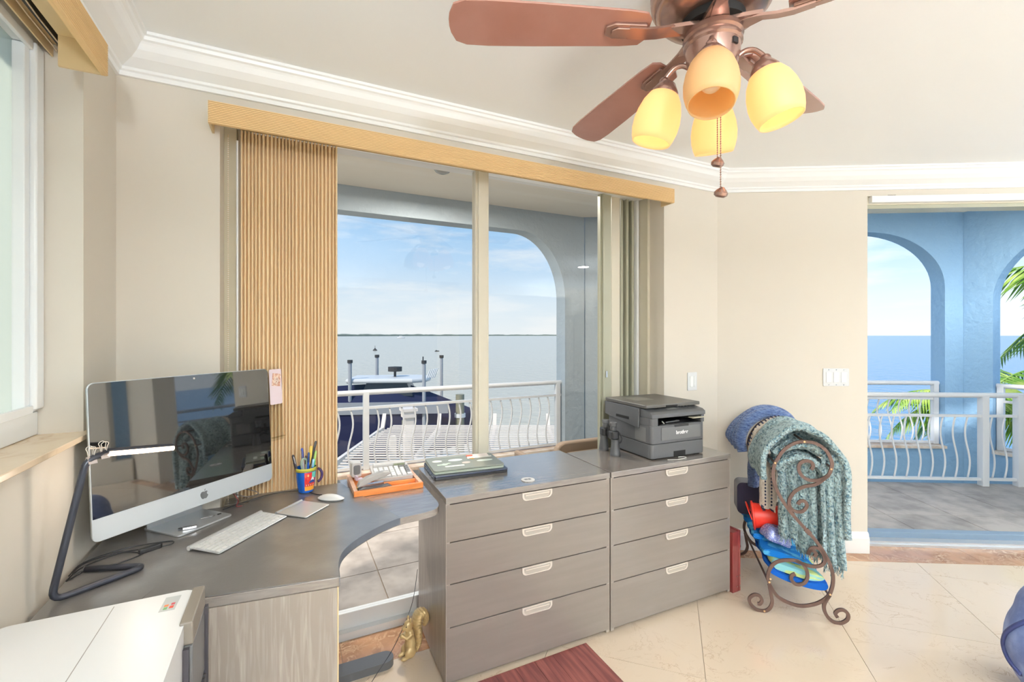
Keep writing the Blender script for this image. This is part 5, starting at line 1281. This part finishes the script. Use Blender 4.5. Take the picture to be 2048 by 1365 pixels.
sk = frame((.125, .272, .7912), (0.04, 1, 0), (-1, .04, 0), (0, 0, 1))
stk = obj('label', MB().box(-.030, -.0145, 0, .030, .0145, .0004, sk), flat('sticker_grey', (176, 182, 182), .4), t)
for (a, b, c, d, cc) in ((-.022, -.010, -.012, -.002, (206, 70, 50)), (-.012, .001, -.004, .009, (216, 120, 60)), (-.024, .001, -.015, .008, (90, 150, 90)), (-.008, -.010, .0, -.003, (190, 60, 70))):
    obj('emblem', MB().box(a, b, .0005, c, d, .0008, sk), flat('label_colour', cc, .4), stk)
obj('lettering', text_mb('AIR', .013, .0002).xf(sk @ Matrix.Translation((.015, .001, .0006))), flat('label_text', (110, 112, 116), .4), stk) if False else None

# ------------------------------------------------------------------ gilt squirrel on the floor
sq = thing('squirrel_figurine', (1.036, -.108, 0), 'gilded squirrel figurine sitting on the floor against the drawers', 'figurine', rz=math.radians(12))
b = MB()
b.sphere((-.012, 0, .050), (.024, .028, .048)); b.sphere((-.016, 0, .095), (.019, .022, .030)); b.sphere((-.022, 0, .135), (.020, .018, .024)); b.sphere((-.040, 0, .130), (.012, .010, .010))
b.sphere((-.020, .020, .028), (.026, .014, .024)); b.sphere((-.020, -.020, .028), (.026, .014, .024)); b.sphere((-.04, .016, .010), (.022, .010, .009)); b.sphere((-.04, -.016, .010), (.022, .010, .009))
for sy in (-1, 1):
    b.sphere((-.016, sy*.013, .160), (.005, .006, .013)); b.tube([(-.014, sy*.020, .105), (-.034, sy*.018, .092), (-.046, sy*.006, .100)], .007, 8)
b.sphere((-.050, 0, .101), (.010, .010, .011))
bb = blob(b, .0032, 3)
obj('body', bb, M['gold'], sq, smooth=True)
tp = spline([(.012, 0, .012), (.026, 0, .05), (.024, 0, .095), (.018, 0, .135), (.030, 0, .166), (.052, 0, .165), (.062, 0, .135), (.052, 0, .108)], 5)
rt = []
for i in range(len(tp)): u = i/(len(tp)-1); rt.append(.010+.016*math.sin(PI*min(1, u*1.02))**.7)
mt = MB()
Pn = [Vector(p) for p in tp]
def tailf(u, v_):
    i = min(int(u*(len(Pn)-1)), len(Pn)-2); fr = u*(len(Pn)-1)-i; p = Pn[i].lerp(Pn[i+1], fr); tg = (Pn[i+1]-Pn[i]).normalized(); s_ = Vector((0, 1, 0)); n_ = tg.cross(s_)
    a = 2*PI*v_; rr_ = rt[i]*(1-fr)+rt[i+1]*fr
    rr_ *= 1+.07*math.sin(u*130+6*abs(math.sin(a)))
    if u in (0, 1): rr_ *= .05
    return tuple(p+s_*math.cos(a)*rr_*1.15+n_*math.sin(a)*rr_*.72)
mt.grid(tailf, 120, 26); obj('tail', mt, M['gold'], sq, smooth=True)
for sy in (-1, 1): obj('eye', MB().sphere((-.036, sy*.0135, .140), .0024, 8, 6), M['dark'], sq)
# thin wire hanging from the drawers to the floor
tg = obj('wire', MB().tube(spline([(1.090, .02, .30), (1.05, -.03, .17), (.955, -.12, .07), (.86, -.19, .012), (.80, -.27, .003), (.72, -.34, .003)], 8), .0013, 6), M['black'], None, smooth=True)
props(tg, 'thin black wire hanging across the glass behind the desk', 'cable')

# ------------------------------------------------------------------ blanket rack
e1 = Vector((.728, -.685, 0)).normalized(); e2 = Vector((-e1.y, e1.x, 0))
RO = (2.694, -.586, 0); RF = frame(RO, tuple(e1), tuple(e2), (0, 0, 1))
rack = thing('blanket_rack', RO, 'wrought iron scroll blanket rack beside the wall', 'blanket rack', rz=math.atan2(e1.y, e1.x))
S_upper = [(.044, .753), (.08, .817), (.126, .856), (.171, .869), (.223, .862), (.264, .831), (.286, .782), (.286, .752), (.272, .713), (.238, .688), (.194, .682), (.163, .699), (.148, .728), (.152, .758), (.175, .775), (.201, .771), (.209, .752), (.201, .734)]
S_main = [(.044, .753), (.035, .7), (.045, .64), (.071, .581), (.11, .52), (.156, .465), (.194, .422), (.231, .376), (.264, .321), (.286, .264), (.293, .215), (.286, .163), (.267, .121), (.223, .084), (.163, .062), (.11, .066), (.057, .09), (.025, .137), (.013, .179), (.022, .224), (.049, .259), (.095, .277), (.148, .278), (.178, .248), (.185, .206), (.168, .173), (.137, .164), (.117, .182), (.118, .204), (.133, .215)]
S_a = [(.274, .713), (.223, .666), (.171, .648), (.129, .618), (.107, .576), (.11, .542), (.133, .523), (.163, .526), (.182, .554), (.175, .575), (.156, .576), (.143, .558)]
S_b = [(.214, .311), (.221, .327), (.209, .341), (.194, .336), (.188, .319), (.201, .350), (.231, .354), (.252, .328), (.258, .294), (.238, .27), (.201, .262), (.163, .270), (.133, .280)]
S_fl = [(.018, .145), (.027, .094), (.032, .059), (.022, .028), (-.001, .0085), (-.037, .0085), (-.066, .034), (-.07, .06), (-.049, .081), (-.026, .08), (-.014, .06), (-.022, .041), (-.034, .039)]
S_fr = [(.279, .136), (.257, .09), (.257, .056), (.272, .026), (.296, .0085), (.325, .0085), (.351, .030), (.354, .056), (.337, .072), (.315, .068), (.302, .050), (.311, .033)]
sect = [(.0075, -.0045), (.0075, .0045), (-.0075, .0045), (-.0075, -.0045)]
def flatbar(S, tt, k=6):
    P = spline([(a, tt, z) for a, z in S], k); return MB().tube([tuple(p) for p in P], 1, sect=sect, up=(0, 1, 0))
for nm_, tt in (('near', 0.0), ('far', .62)):
    fr_ = obj('side_frame', flatbar(S_main, tt), M['iron'], rack)
    for S in (S_upper, S_a, S_b): obj('scroll', flatbar(S, tt), M['iron'], fr_)
    for S in (S_fl, S_fr): obj('scroll_foot', flatbar(S, tt), M['iron'], fr_)
    obj('collar', MB().tube([(.178, tt, .440), (.196, tt, .420)], 1, sect=[(.011, -.007), (.011, .007), (-.011, .007), (-.011, -.007)], up=(0, 1, 0)), M['iron'], fr_, bevel=.002)
    if tt == 0:
        for a, z in ((.018, .158), (.023, .175), (.279, .140), (.171, .869), (.044, .755), (.284, .745), (-.004, .010)):
            obj('screw', MB().cyl(0, 0, 0, .003, .0045, 10).xf(Matrix.Translation((a, -.0048, z)) @ Matrix.Rotation(PI/2, 4, 'X')), M['brass'], fr_)
for a, z in ((.018, .150), (.274, .136), (.044, .755), (.171, .869), (.284, .752), (.128, .505)):
    obj('cross_bar', MB().tube([(a, .005, z), (a, .615, z)], .0055, 8), M['iron'], rack, smooth='auto')

# draped throws: thick folded sheets, modelled in the rack's own directions
def RP(a, t_, z): return RF @ Vector((a, t_, z))
def sheet(nm, fn, nu, nv, m_, parent, thick, sub=1):
    o = obj(nm, MB().grid(lambda u, v_: tuple(fn(u, v_)), nu, nv), m_, parent, smooth=True, solid=thick, world=True, fix=False)
    return o
def pathpt(P, u):
    f_ = u*(len(P)-1); i = min(int(f_), len(P)-2); return P[i].lerp(P[i+1], f_-i)
def drape(nm, P2, t0, t1, m_, parent, folds=5, amp=.010, thick=.014, lump=.006, seed=0, nu=60, nv=30, wob=0.0):
    P = [Vector((a, z)) for a, z, *_ in [(p.x, p.y) for p in spline([(a, z, 0) for a, z in P2], 6)]] if False else [Vector((p.x, p.y)) for p in spline([(a, z, 0) for a, z in P2], 6)]
    def fn(u, v_):
        p = pathpt(P, u); q = pathpt(P, min(1, u+.02)); r_ = pathpt(P, max(0, u-.02)); tg = (q-r_); tg.normalize(); nn = Vector((-tg.y, tg.x))
        t_ = t0+(t1-t0)*v_
        off = amp*math.sin(v_*folds*2*PI+seed+wob*u)+lump*noise.noise((u*6+seed, v_*5, seed))
        a = p.x+nn.x*off; z = p.y+nn.y*off
        return RP(a, t_+.01*noise.noise((u*4, v_*3, seed+5)), z)
    return sheet(nm, fn, nu, nv, m_, parent, thick)
def curtain(nm, s0, s1, z1, zb, tt, m_, parent, folds=5, amp=.014, thick=.012, seed=0, flare=0.0, nu=70, nv=44, lean=0.0):
    """hangs facing the rack's end: s0..s1 across, z1 down to zb(u)"""
    def fn(u, v_):
        z = z1+(zb(u)-z1)*v_
        a = s0+(s1-s0)*u+flare*(u-.5)*v_+lean*v_+.004*noise.noise((u*3, v_*6, seed))
        t_ = tt+amp*(.45+.55*v_)*math.sin(u*folds*2*PI+seed+.6*math.sin(v_*3))+.008*noise.noise((u*5+seed, v_*3, 2))
        return RP(a, t_, z)
    return sheet(nm, fn, nu, nv, m_, parent, thick)
def fringe(parent, s0, s1, zb, tt, m_, n_, ln, seed, folds=5, amp=.014):
    rr_ = random.Random(seed); mb = MB()
    for k in range(n_):
        u = (k+.5)/n_; a = s0+(s1-s0)*u; t_ = tt+amp*math.sin(u*folds*2*PI+seed); z = zb(u)+.008; l_ = ln*rr_.uniform(.6, 1.15)
        mb.tube([tuple(RP(a, t_, z)), tuple(RP(a+rr_.uniform(-.003, .003), t_+rr_.uniform(-.004, .004), z-l_*.5)), tuple(RP(a+rr_.uniform(-.006, .006), t_, z-l_))], [.0030, .0026, .0012], 5)
    o = obj('fringe', mb, m_, parent, world=True); o['kind'] = 'stuff'
tealM = M['teal']
th = thing('throw_blanket', tuple(RP(.2, .15, .5)), 'teal and white boucle throw with fringe draped over the rack', 'blanket')
drape('top_fold', [(.005, .66), (.000, .73), (.020, .815), (.075, .885), (.150, .925), (.225, .905), (.285, .862), (.328, .795), (.352, .70), (.360, .55), (.360, .40)], .02, .28, tealM, th, folds=2.2, amp=.007, thick=.026, lump=.016, seed=1)
drape('inner_fold', [(.055, .715), (.11, .760), (.19, .775), (.25, .740), (.285, .70)], .05, .20, tealM, th, folds=1.5, amp=.006, thick=.03, lump=.012, seed=3)
zbA = lambda u: .355-.075*min(1, max(0, (u-.30)*5))+.006*math.sin(u*14)
zbI = lambda u: .70
curtain('inner_wrap', .066, .270, .893, lambda u: .690+.02*u, .17, tealM, th, folds=1.3, amp=.012, thick=.02, seed=8)
drape('inner_fold', [(.05, .79), (.12, .828), (.20, .835), (.27, .80)], .04, .17, tealM, th, folds=1.2, amp=.006, thick=.024, lump=.014, seed=9)
curtain('front_hang', .082, .292, .765, zbA, .105, tealM, th, folds=4.6, amp=.017, thick=.016, seed=2, lean=.01)
fringe(th, .092, .302, zbA, .105, tealM, 46, .045, 2, 4.6, .017)
zbB = lambda u: .262-.015*u+.006*math.sin(u*18)
curtain('side_hang', .262, .340, .80, zbB, .06, tealM, th, folds=2.4, amp=.020, thick=.018, seed=4, lean=.012, flare=.02)
fringe(th, .268, .360, zbB, .06, tealM, 30, .055, 5, 2.4, .02)
0 and curtain('back_hang', .300, .365, .80, lambda u: .30, .17, tealM, th, folds=2, amp=.015, thick=.018, seed=6, lean=.005)
dt_ = thing('throw_blanket', tuple(RP(.06, .33, .6)), 'cream knit throw with rows of dark stitches on the rack', 'blanket')
drape('top_fold', [(-.002, .70), (.004, .78), (.045, .865), (.115, .915), (.185, .915)], .30, .375, M['dotk'], dt_, folds=.8, amp=.004, thick=.022, lump=.008, seed=7)
zbC = lambda u: .455-.03*u
curtain('front_hang', .026, .100, .74, zbC, .235, M['dotk'], dt_, folds=1.6, amp=.010, thick=.012, seed=1)
fringe(dt_, .030, .100, zbC, .235, M['navyyarn'], 22, .03, 3, 1.6, .01)
mb = MB()
for row in range(3):
    for k in range(15):
        u = k/14; P = [Vector((p.x, p.y)) for p in spline([(a, z, 0) for a, z in [(-.002, .70), (.004, .78), (.045, .865), (.115, .915), (.185, .915)]], 6)]
        p = pathpt(P, .2+.75*u); q = pathpt(P, min(1, .2+.75*u+.02)); tg = (q-p).normalized() if (q-p).length > 1e-6 else Vector((1, 0)); nn = Vector((-tg.y, tg.x))
        p = p+nn*.0135
        mb.sphere(tuple(RP(p.x, .315+row*.022, p.y)), (.005, .005, .005), 6, 4)
for row in range(2):
    for k in range(15): mb.sphere(tuple(RP(.048+row*.03, .2205+.0*row, .72-k*.018)), (.0045, .0045, .0065), 6, 4)
o = obj('stitches', mb, M['navyyarn'], dt_, world=True); o['kind'] = 'stuff'
bk = thing('throw_blanket', tuple(RP(.1, .5, .85)), 'denim blue chunky knit throw rolled over the far end of the rack', 'blanket')
for k, (off, tt, rad) in enumerate(((.0, .44, .030), (.008, .48, .032), (.004, .525, .032), (-.004, .565, .030), (-.012, .600, .026))):
    pp = spline([(-.030-.01*k, tt-.02, .70+.012*k), (-.038-.008*k, tt, .775), (-.010+off, tt, .858+off), (.060, tt+.008, .918+off), (.140, tt, .935+off), (.215, tt-.008, .905+off), (.265, tt-.015, .84)], 7)
    rs = [rad*(.75+.35*math.sin(PI*min(1, i/(len(pp)-1)+.1))) for i in range(len(pp))]
    obj('fold', MB().tube([tuple(RP(p.x, p.y, p.z)) for p in pp], rs, 14), M['bluek'], bk, smooth=True, world=True)
curtain('hang', .005, .055, .76, lambda u: .50, .42, M['bluek'], bk, folds=1.2, amp=.012, thick=.02, seed=1)
tw = thing('beach_towels', tuple(RP(.15, .3, .16)), 'blue and aqua striped folded towels stacked on the lower bars of the rack', 'towels')
def slab(nm, prof_, t0, t1, m_, r0=0):
    P = spline([(a, z, 0) for a, z in prof_], 5, closed=True); m2_ = len(P); v = []; f = []; n_ = 24
    for i in range(n_+1):
        tt = t0+(t1-t0)*i/n_; w_ = .004*math.sin(i*.9+r0)
        for p in P: v.append(tuple(RP(p.x+w_, tt, p.y+.5*w_+.0)))
        if i: f += [((i-1)*m2_+j, i*m2_+j, i*m2_+(j+1) % m2_, (i-1)*m2_+(j+1) % m2_) for j in range(m2_)]
    f += [tuple(range(m2_)), tuple(n_*m2_+j for j in range(m2_))]
    return obj(nm, MB().add(v, f), m_, tw, smooth='auto', world=True)
slab('towel', [(.030, .195), (.10, .165), (.20, .145), (.262, .146), (.278, .166), (.262, .180), (.20, .172), (.10, .190), (.036, .212)], .015, .60, M['towelw'])
slab('towel', [(.050, .212), (.12, .192), (.20, .176), (.250, .182), (.262, .194), (.24, .206), (.14, .222), (.056, .240)], .03, .60, M['towelc'], 1)
slab('towel', [(.016, .246), (.08, .236), (.18, .214), (.236, .210), (.240, .222), (.16, .248), (.08, .270), (.018, .274)], .10, .60, M['towelb'], 2)
slab('towel', [(-.004, .278), (.06, .274), (.12, .262), (.15, .262), (.10, .290), (.0, .304)], .22, .60, M['towelb'], 3)
pl_ = thing('cushion', tuple(RP(.03, .50, .345)), 'dark purple velvet cushion on the towels in the rack', 'cushion')
mb = MB().prism(rrect(-.085, -.02, .085, .165, .03), -.055, .055, frame((0, 0, 0), tuple(e1), (.02, .02, 1), tuple(e2)))
obj('cover', mb, M['velvet'], pl_, bevel=.03, seg=4, smooth='auto')
bu = thing('bucket', tuple(RP(.04, .272, .388)), 'bright red plastic bucket lying on its side in the rack', 'bucket')
BR = frame((0, 0, 0), tuple(e2*.55+e1*.0+Vector((0, 0, .0))), (0, 0, 1), (1, 0, 0))
axb = (e1*.93+Vector((0, 0, .10))-e2*.10).normalized(); BQ = axb.to_track_quat('Z', 'Y').to_matrix().to_4x4()
obj('pail', MB().lathe([(.072, -.045), (.074, -.040), (.0675, -.036), (.052, .10), (0, .10), (0, .094), (.048, .094), (.064, -.036), (.066, -.044)], 32, BQ, closed=False), M['redp'], bu, smooth='auto')
obj('rim', MB().lathe([(.068, -.048), (.077, -.046), (.077, -.038), (.068, -.038)], 32, BQ, closed=True), M['redp'], bu, smooth='auto')
hp = [BQ @ Vector((.070*math.cos(q), .070*math.sin(q)*1.0, -.052-.02*math.sin(q))) for q in [PI*k/12 for k in range(13)]]
obj('handle', MB().tube([tuple(p) for p in hp], .003, 6), M['redp'], bu, smooth=True)
fl = thing('hat', tuple(RP(.095, .20, .315)), 'crumpled lilac glitter hat hanging over the towels', 'hat')
def hatf(u, v_):
    a = 2*PI*v_; rr_ = .012+.052*u**.8; z = .048*(1-u**2.2)-.022*u**4
    rr_ *= 1+.10*math.sin(a*5)*u
    return tuple(e1*(rr_*math.cos(a)*1.15)+e2*(rr_*math.sin(a))+Vector((0, 0, z-.35*rr_*math.cos(a))))
obj('crown', MB().grid(hatf, 12, 40), M['lilac'], fl, smooth=True, solid=.002, fix=False)

# blue bag at the right edge of the picture
bg_ = thing('bag', (3.145, -1.45, 0), 'puffy blue zipped bag on the marble at the right edge', 'bag', rz=.35)
b = MB(); b.sphere((0, 0, .20), (.20, .15, .20), 24, 16); b.sphere((.03, 0, .30), (.15, .12, .15), 20, 14); b.box(-.10, -.08, .0005, .12, .08, .08)
obj('body', blob(b, .012, 6), flat('blue_nylon', (126, 146, 196), .5, noise_=((92, 112, 168), (14, 14, 14), .4, .6, 4), bump=((60, 60, 60), .4, .004, 'noise')), bg_, smooth=True)
def bagp(az, el):
    a, e = math.radians(az), math.radians(el); d_ = Vector((math.cos(a)*math.cos(e), math.sin(a)*math.cos(e), math.sin(e)))
    return Vector((0, 0, .20))+d_*(1.0/math.sqrt((d_.x/.20)**2+(d_.y/.15)**2+(d_.z/.20)**2))
bagl = spline([bagp(*q) for q in ((136, 42), (124, 30), (112, 15), (105, 0), (103, -9), (109, -17), (122, -22), (138, -24))], 6)
for q, (cc, rad, off) in enumerate((((54, 66, 120), .009, 0), ((196, 190, 186), .005, .012), ((54, 66, 120), .006, .024))):
    obj(('piping', 'zipper', 'piping')[q], MB().tube([tuple(p+Vector((0, -off*.9, off*.5))) for p in bagl], rad, 8), flat('bag_trim', cc, .5), bg_, smooth=True)
obj('strap', MB().tube([tuple(p) for p in spline([(-.10, -.04, .36), (-.16, -.12, .30), (-.19, -.13, .16), (-.15, -.14, .08)], 6)], 1, sect=[(.003, -.02), (.003, .02), (-.003, .02), (-.003, -.02)]), flat('bag_strap', (84, 106, 170), .6), bg_)

# ------------------------------------------------------------------ the room behind the camera: fittings and chair (seen only in reflections), added uplights
for i, (x, y) in enumerate(CANS):
    t = thing('recessed_light', (x, y, CEIL-.0005), ('recessed ceiling light by the left wall, nearest the desk', 'recessed ceiling light by the left wall, halfway back', 'recessed ceiling light by the left wall, farthest back', 'recessed ceiling light in the right half of the room, nearest the window', 'recessed ceiling light behind the open door, nearest the door', 'recessed ceiling light in the far right rear corner', 'recessed ceiling light by the far right wall, between two others')[i], 'ceiling light', 'recessed ceiling lights')
    obj('ring', MB().lathe([(.082, 0), (.100, 0), (.100, -.004), (.082, -.006)], 28, closed=True), M['trim'], t)
for i, (x, y) in enumerate(((5.9, -5.5), (.55, -5.6), (4.7, -2.9), (.45, -3.6))):  # unseen uplights on stands, added to brighten ceiling and walls
    t = thing('added_uplight', (x, y, 0), ('unseen uplight added to brighten the room, far right corner behind the camera', 'unseen uplight added to brighten the room, left corner behind the camera', 'unseen uplight added to brighten the room, near the open door, outside the frame', 'unseen uplight added to brighten the room, by the left wall behind the camera')[i], 'lamp', 'added uplights')
    obj('base', MB().cyl(0, 0, .0005, .025, .14, 28), M['dgrey'], t); obj('pole', MB().cyl(0, 0, .0255, 1.72, .012, 12), M['dgrey'], t)
    obj('bowl', MB().lathe([(.02, 1.721), (.10, 1.75), (.17, 1.80), (.165, 1.80), (.09, 1.756), (0, 1.73)], 28), M['lgrey'], t, smooth='auto')
    ld = bpy.data.lights.new('uplight_fill', 'AREA'); ld.shape = 'DISK'; ld.size = .28; ld.energy = (95, 135, 22, 135)[i]; ld.color = (.86, .94, 1)
    lo = bpy.data.objects.new('uplight_fill', ld); col.objects.link(lo); lo.location = (x, y, 1.79); lo.rotation_euler = (PI, 0, 0)
ch = thing('office_chair', (1.15, -2.2, 0), 'black office chair behind the camera, mirrored in the screen', 'chair', rz=.9)
obj('seat', MB().prism(rrect(-.24, -.23, .24, .24, .07), .42, .50), M['chairf'], ch, bevel=.02)
obj('backrest', MB().prism(rrect(-.21, .58, .21, 1.02, .06), -.02, .02, frame((0, .25, 0), (1, 0, 0), (0, .08, 1), (0, -1, 0))), M['chairf'], ch, bevel=.012)
obj('back_post', MB().box(-.03, .255, .40, .03, .30, .75), M['chairf'], ch); obj('gas_lift', MB().cyl(0, 0, .10, .419, .03, 14), M['chairf'], ch)
for k in range(5):
    a = 2*PI*k/5; obj('leg', MB().tube([(0, 0, .10), (.28*math.cos(a), .28*math.sin(a), .065)], .02, 8), M['chairf'], ch); obj('caster', MB().sphere((.28*math.cos(a), .28*math.sin(a), .031), .03, 10, 6), M['chairf'], ch)
for sx in (-1, 1): obj('armrest', MB().box(sx*.27-.03, -.12, .66, sx*.27+.03, .14, .69).box(sx*.27-.015, -.0, .46, sx*.27+.015, .04, .6595), M['chairf'], ch, bevel=.006)
print('objects', len(bpy.data.objects), 'tris', sum(len(o.data.polygons) for o in bpy.data.objects if o.type == 'MESH'))
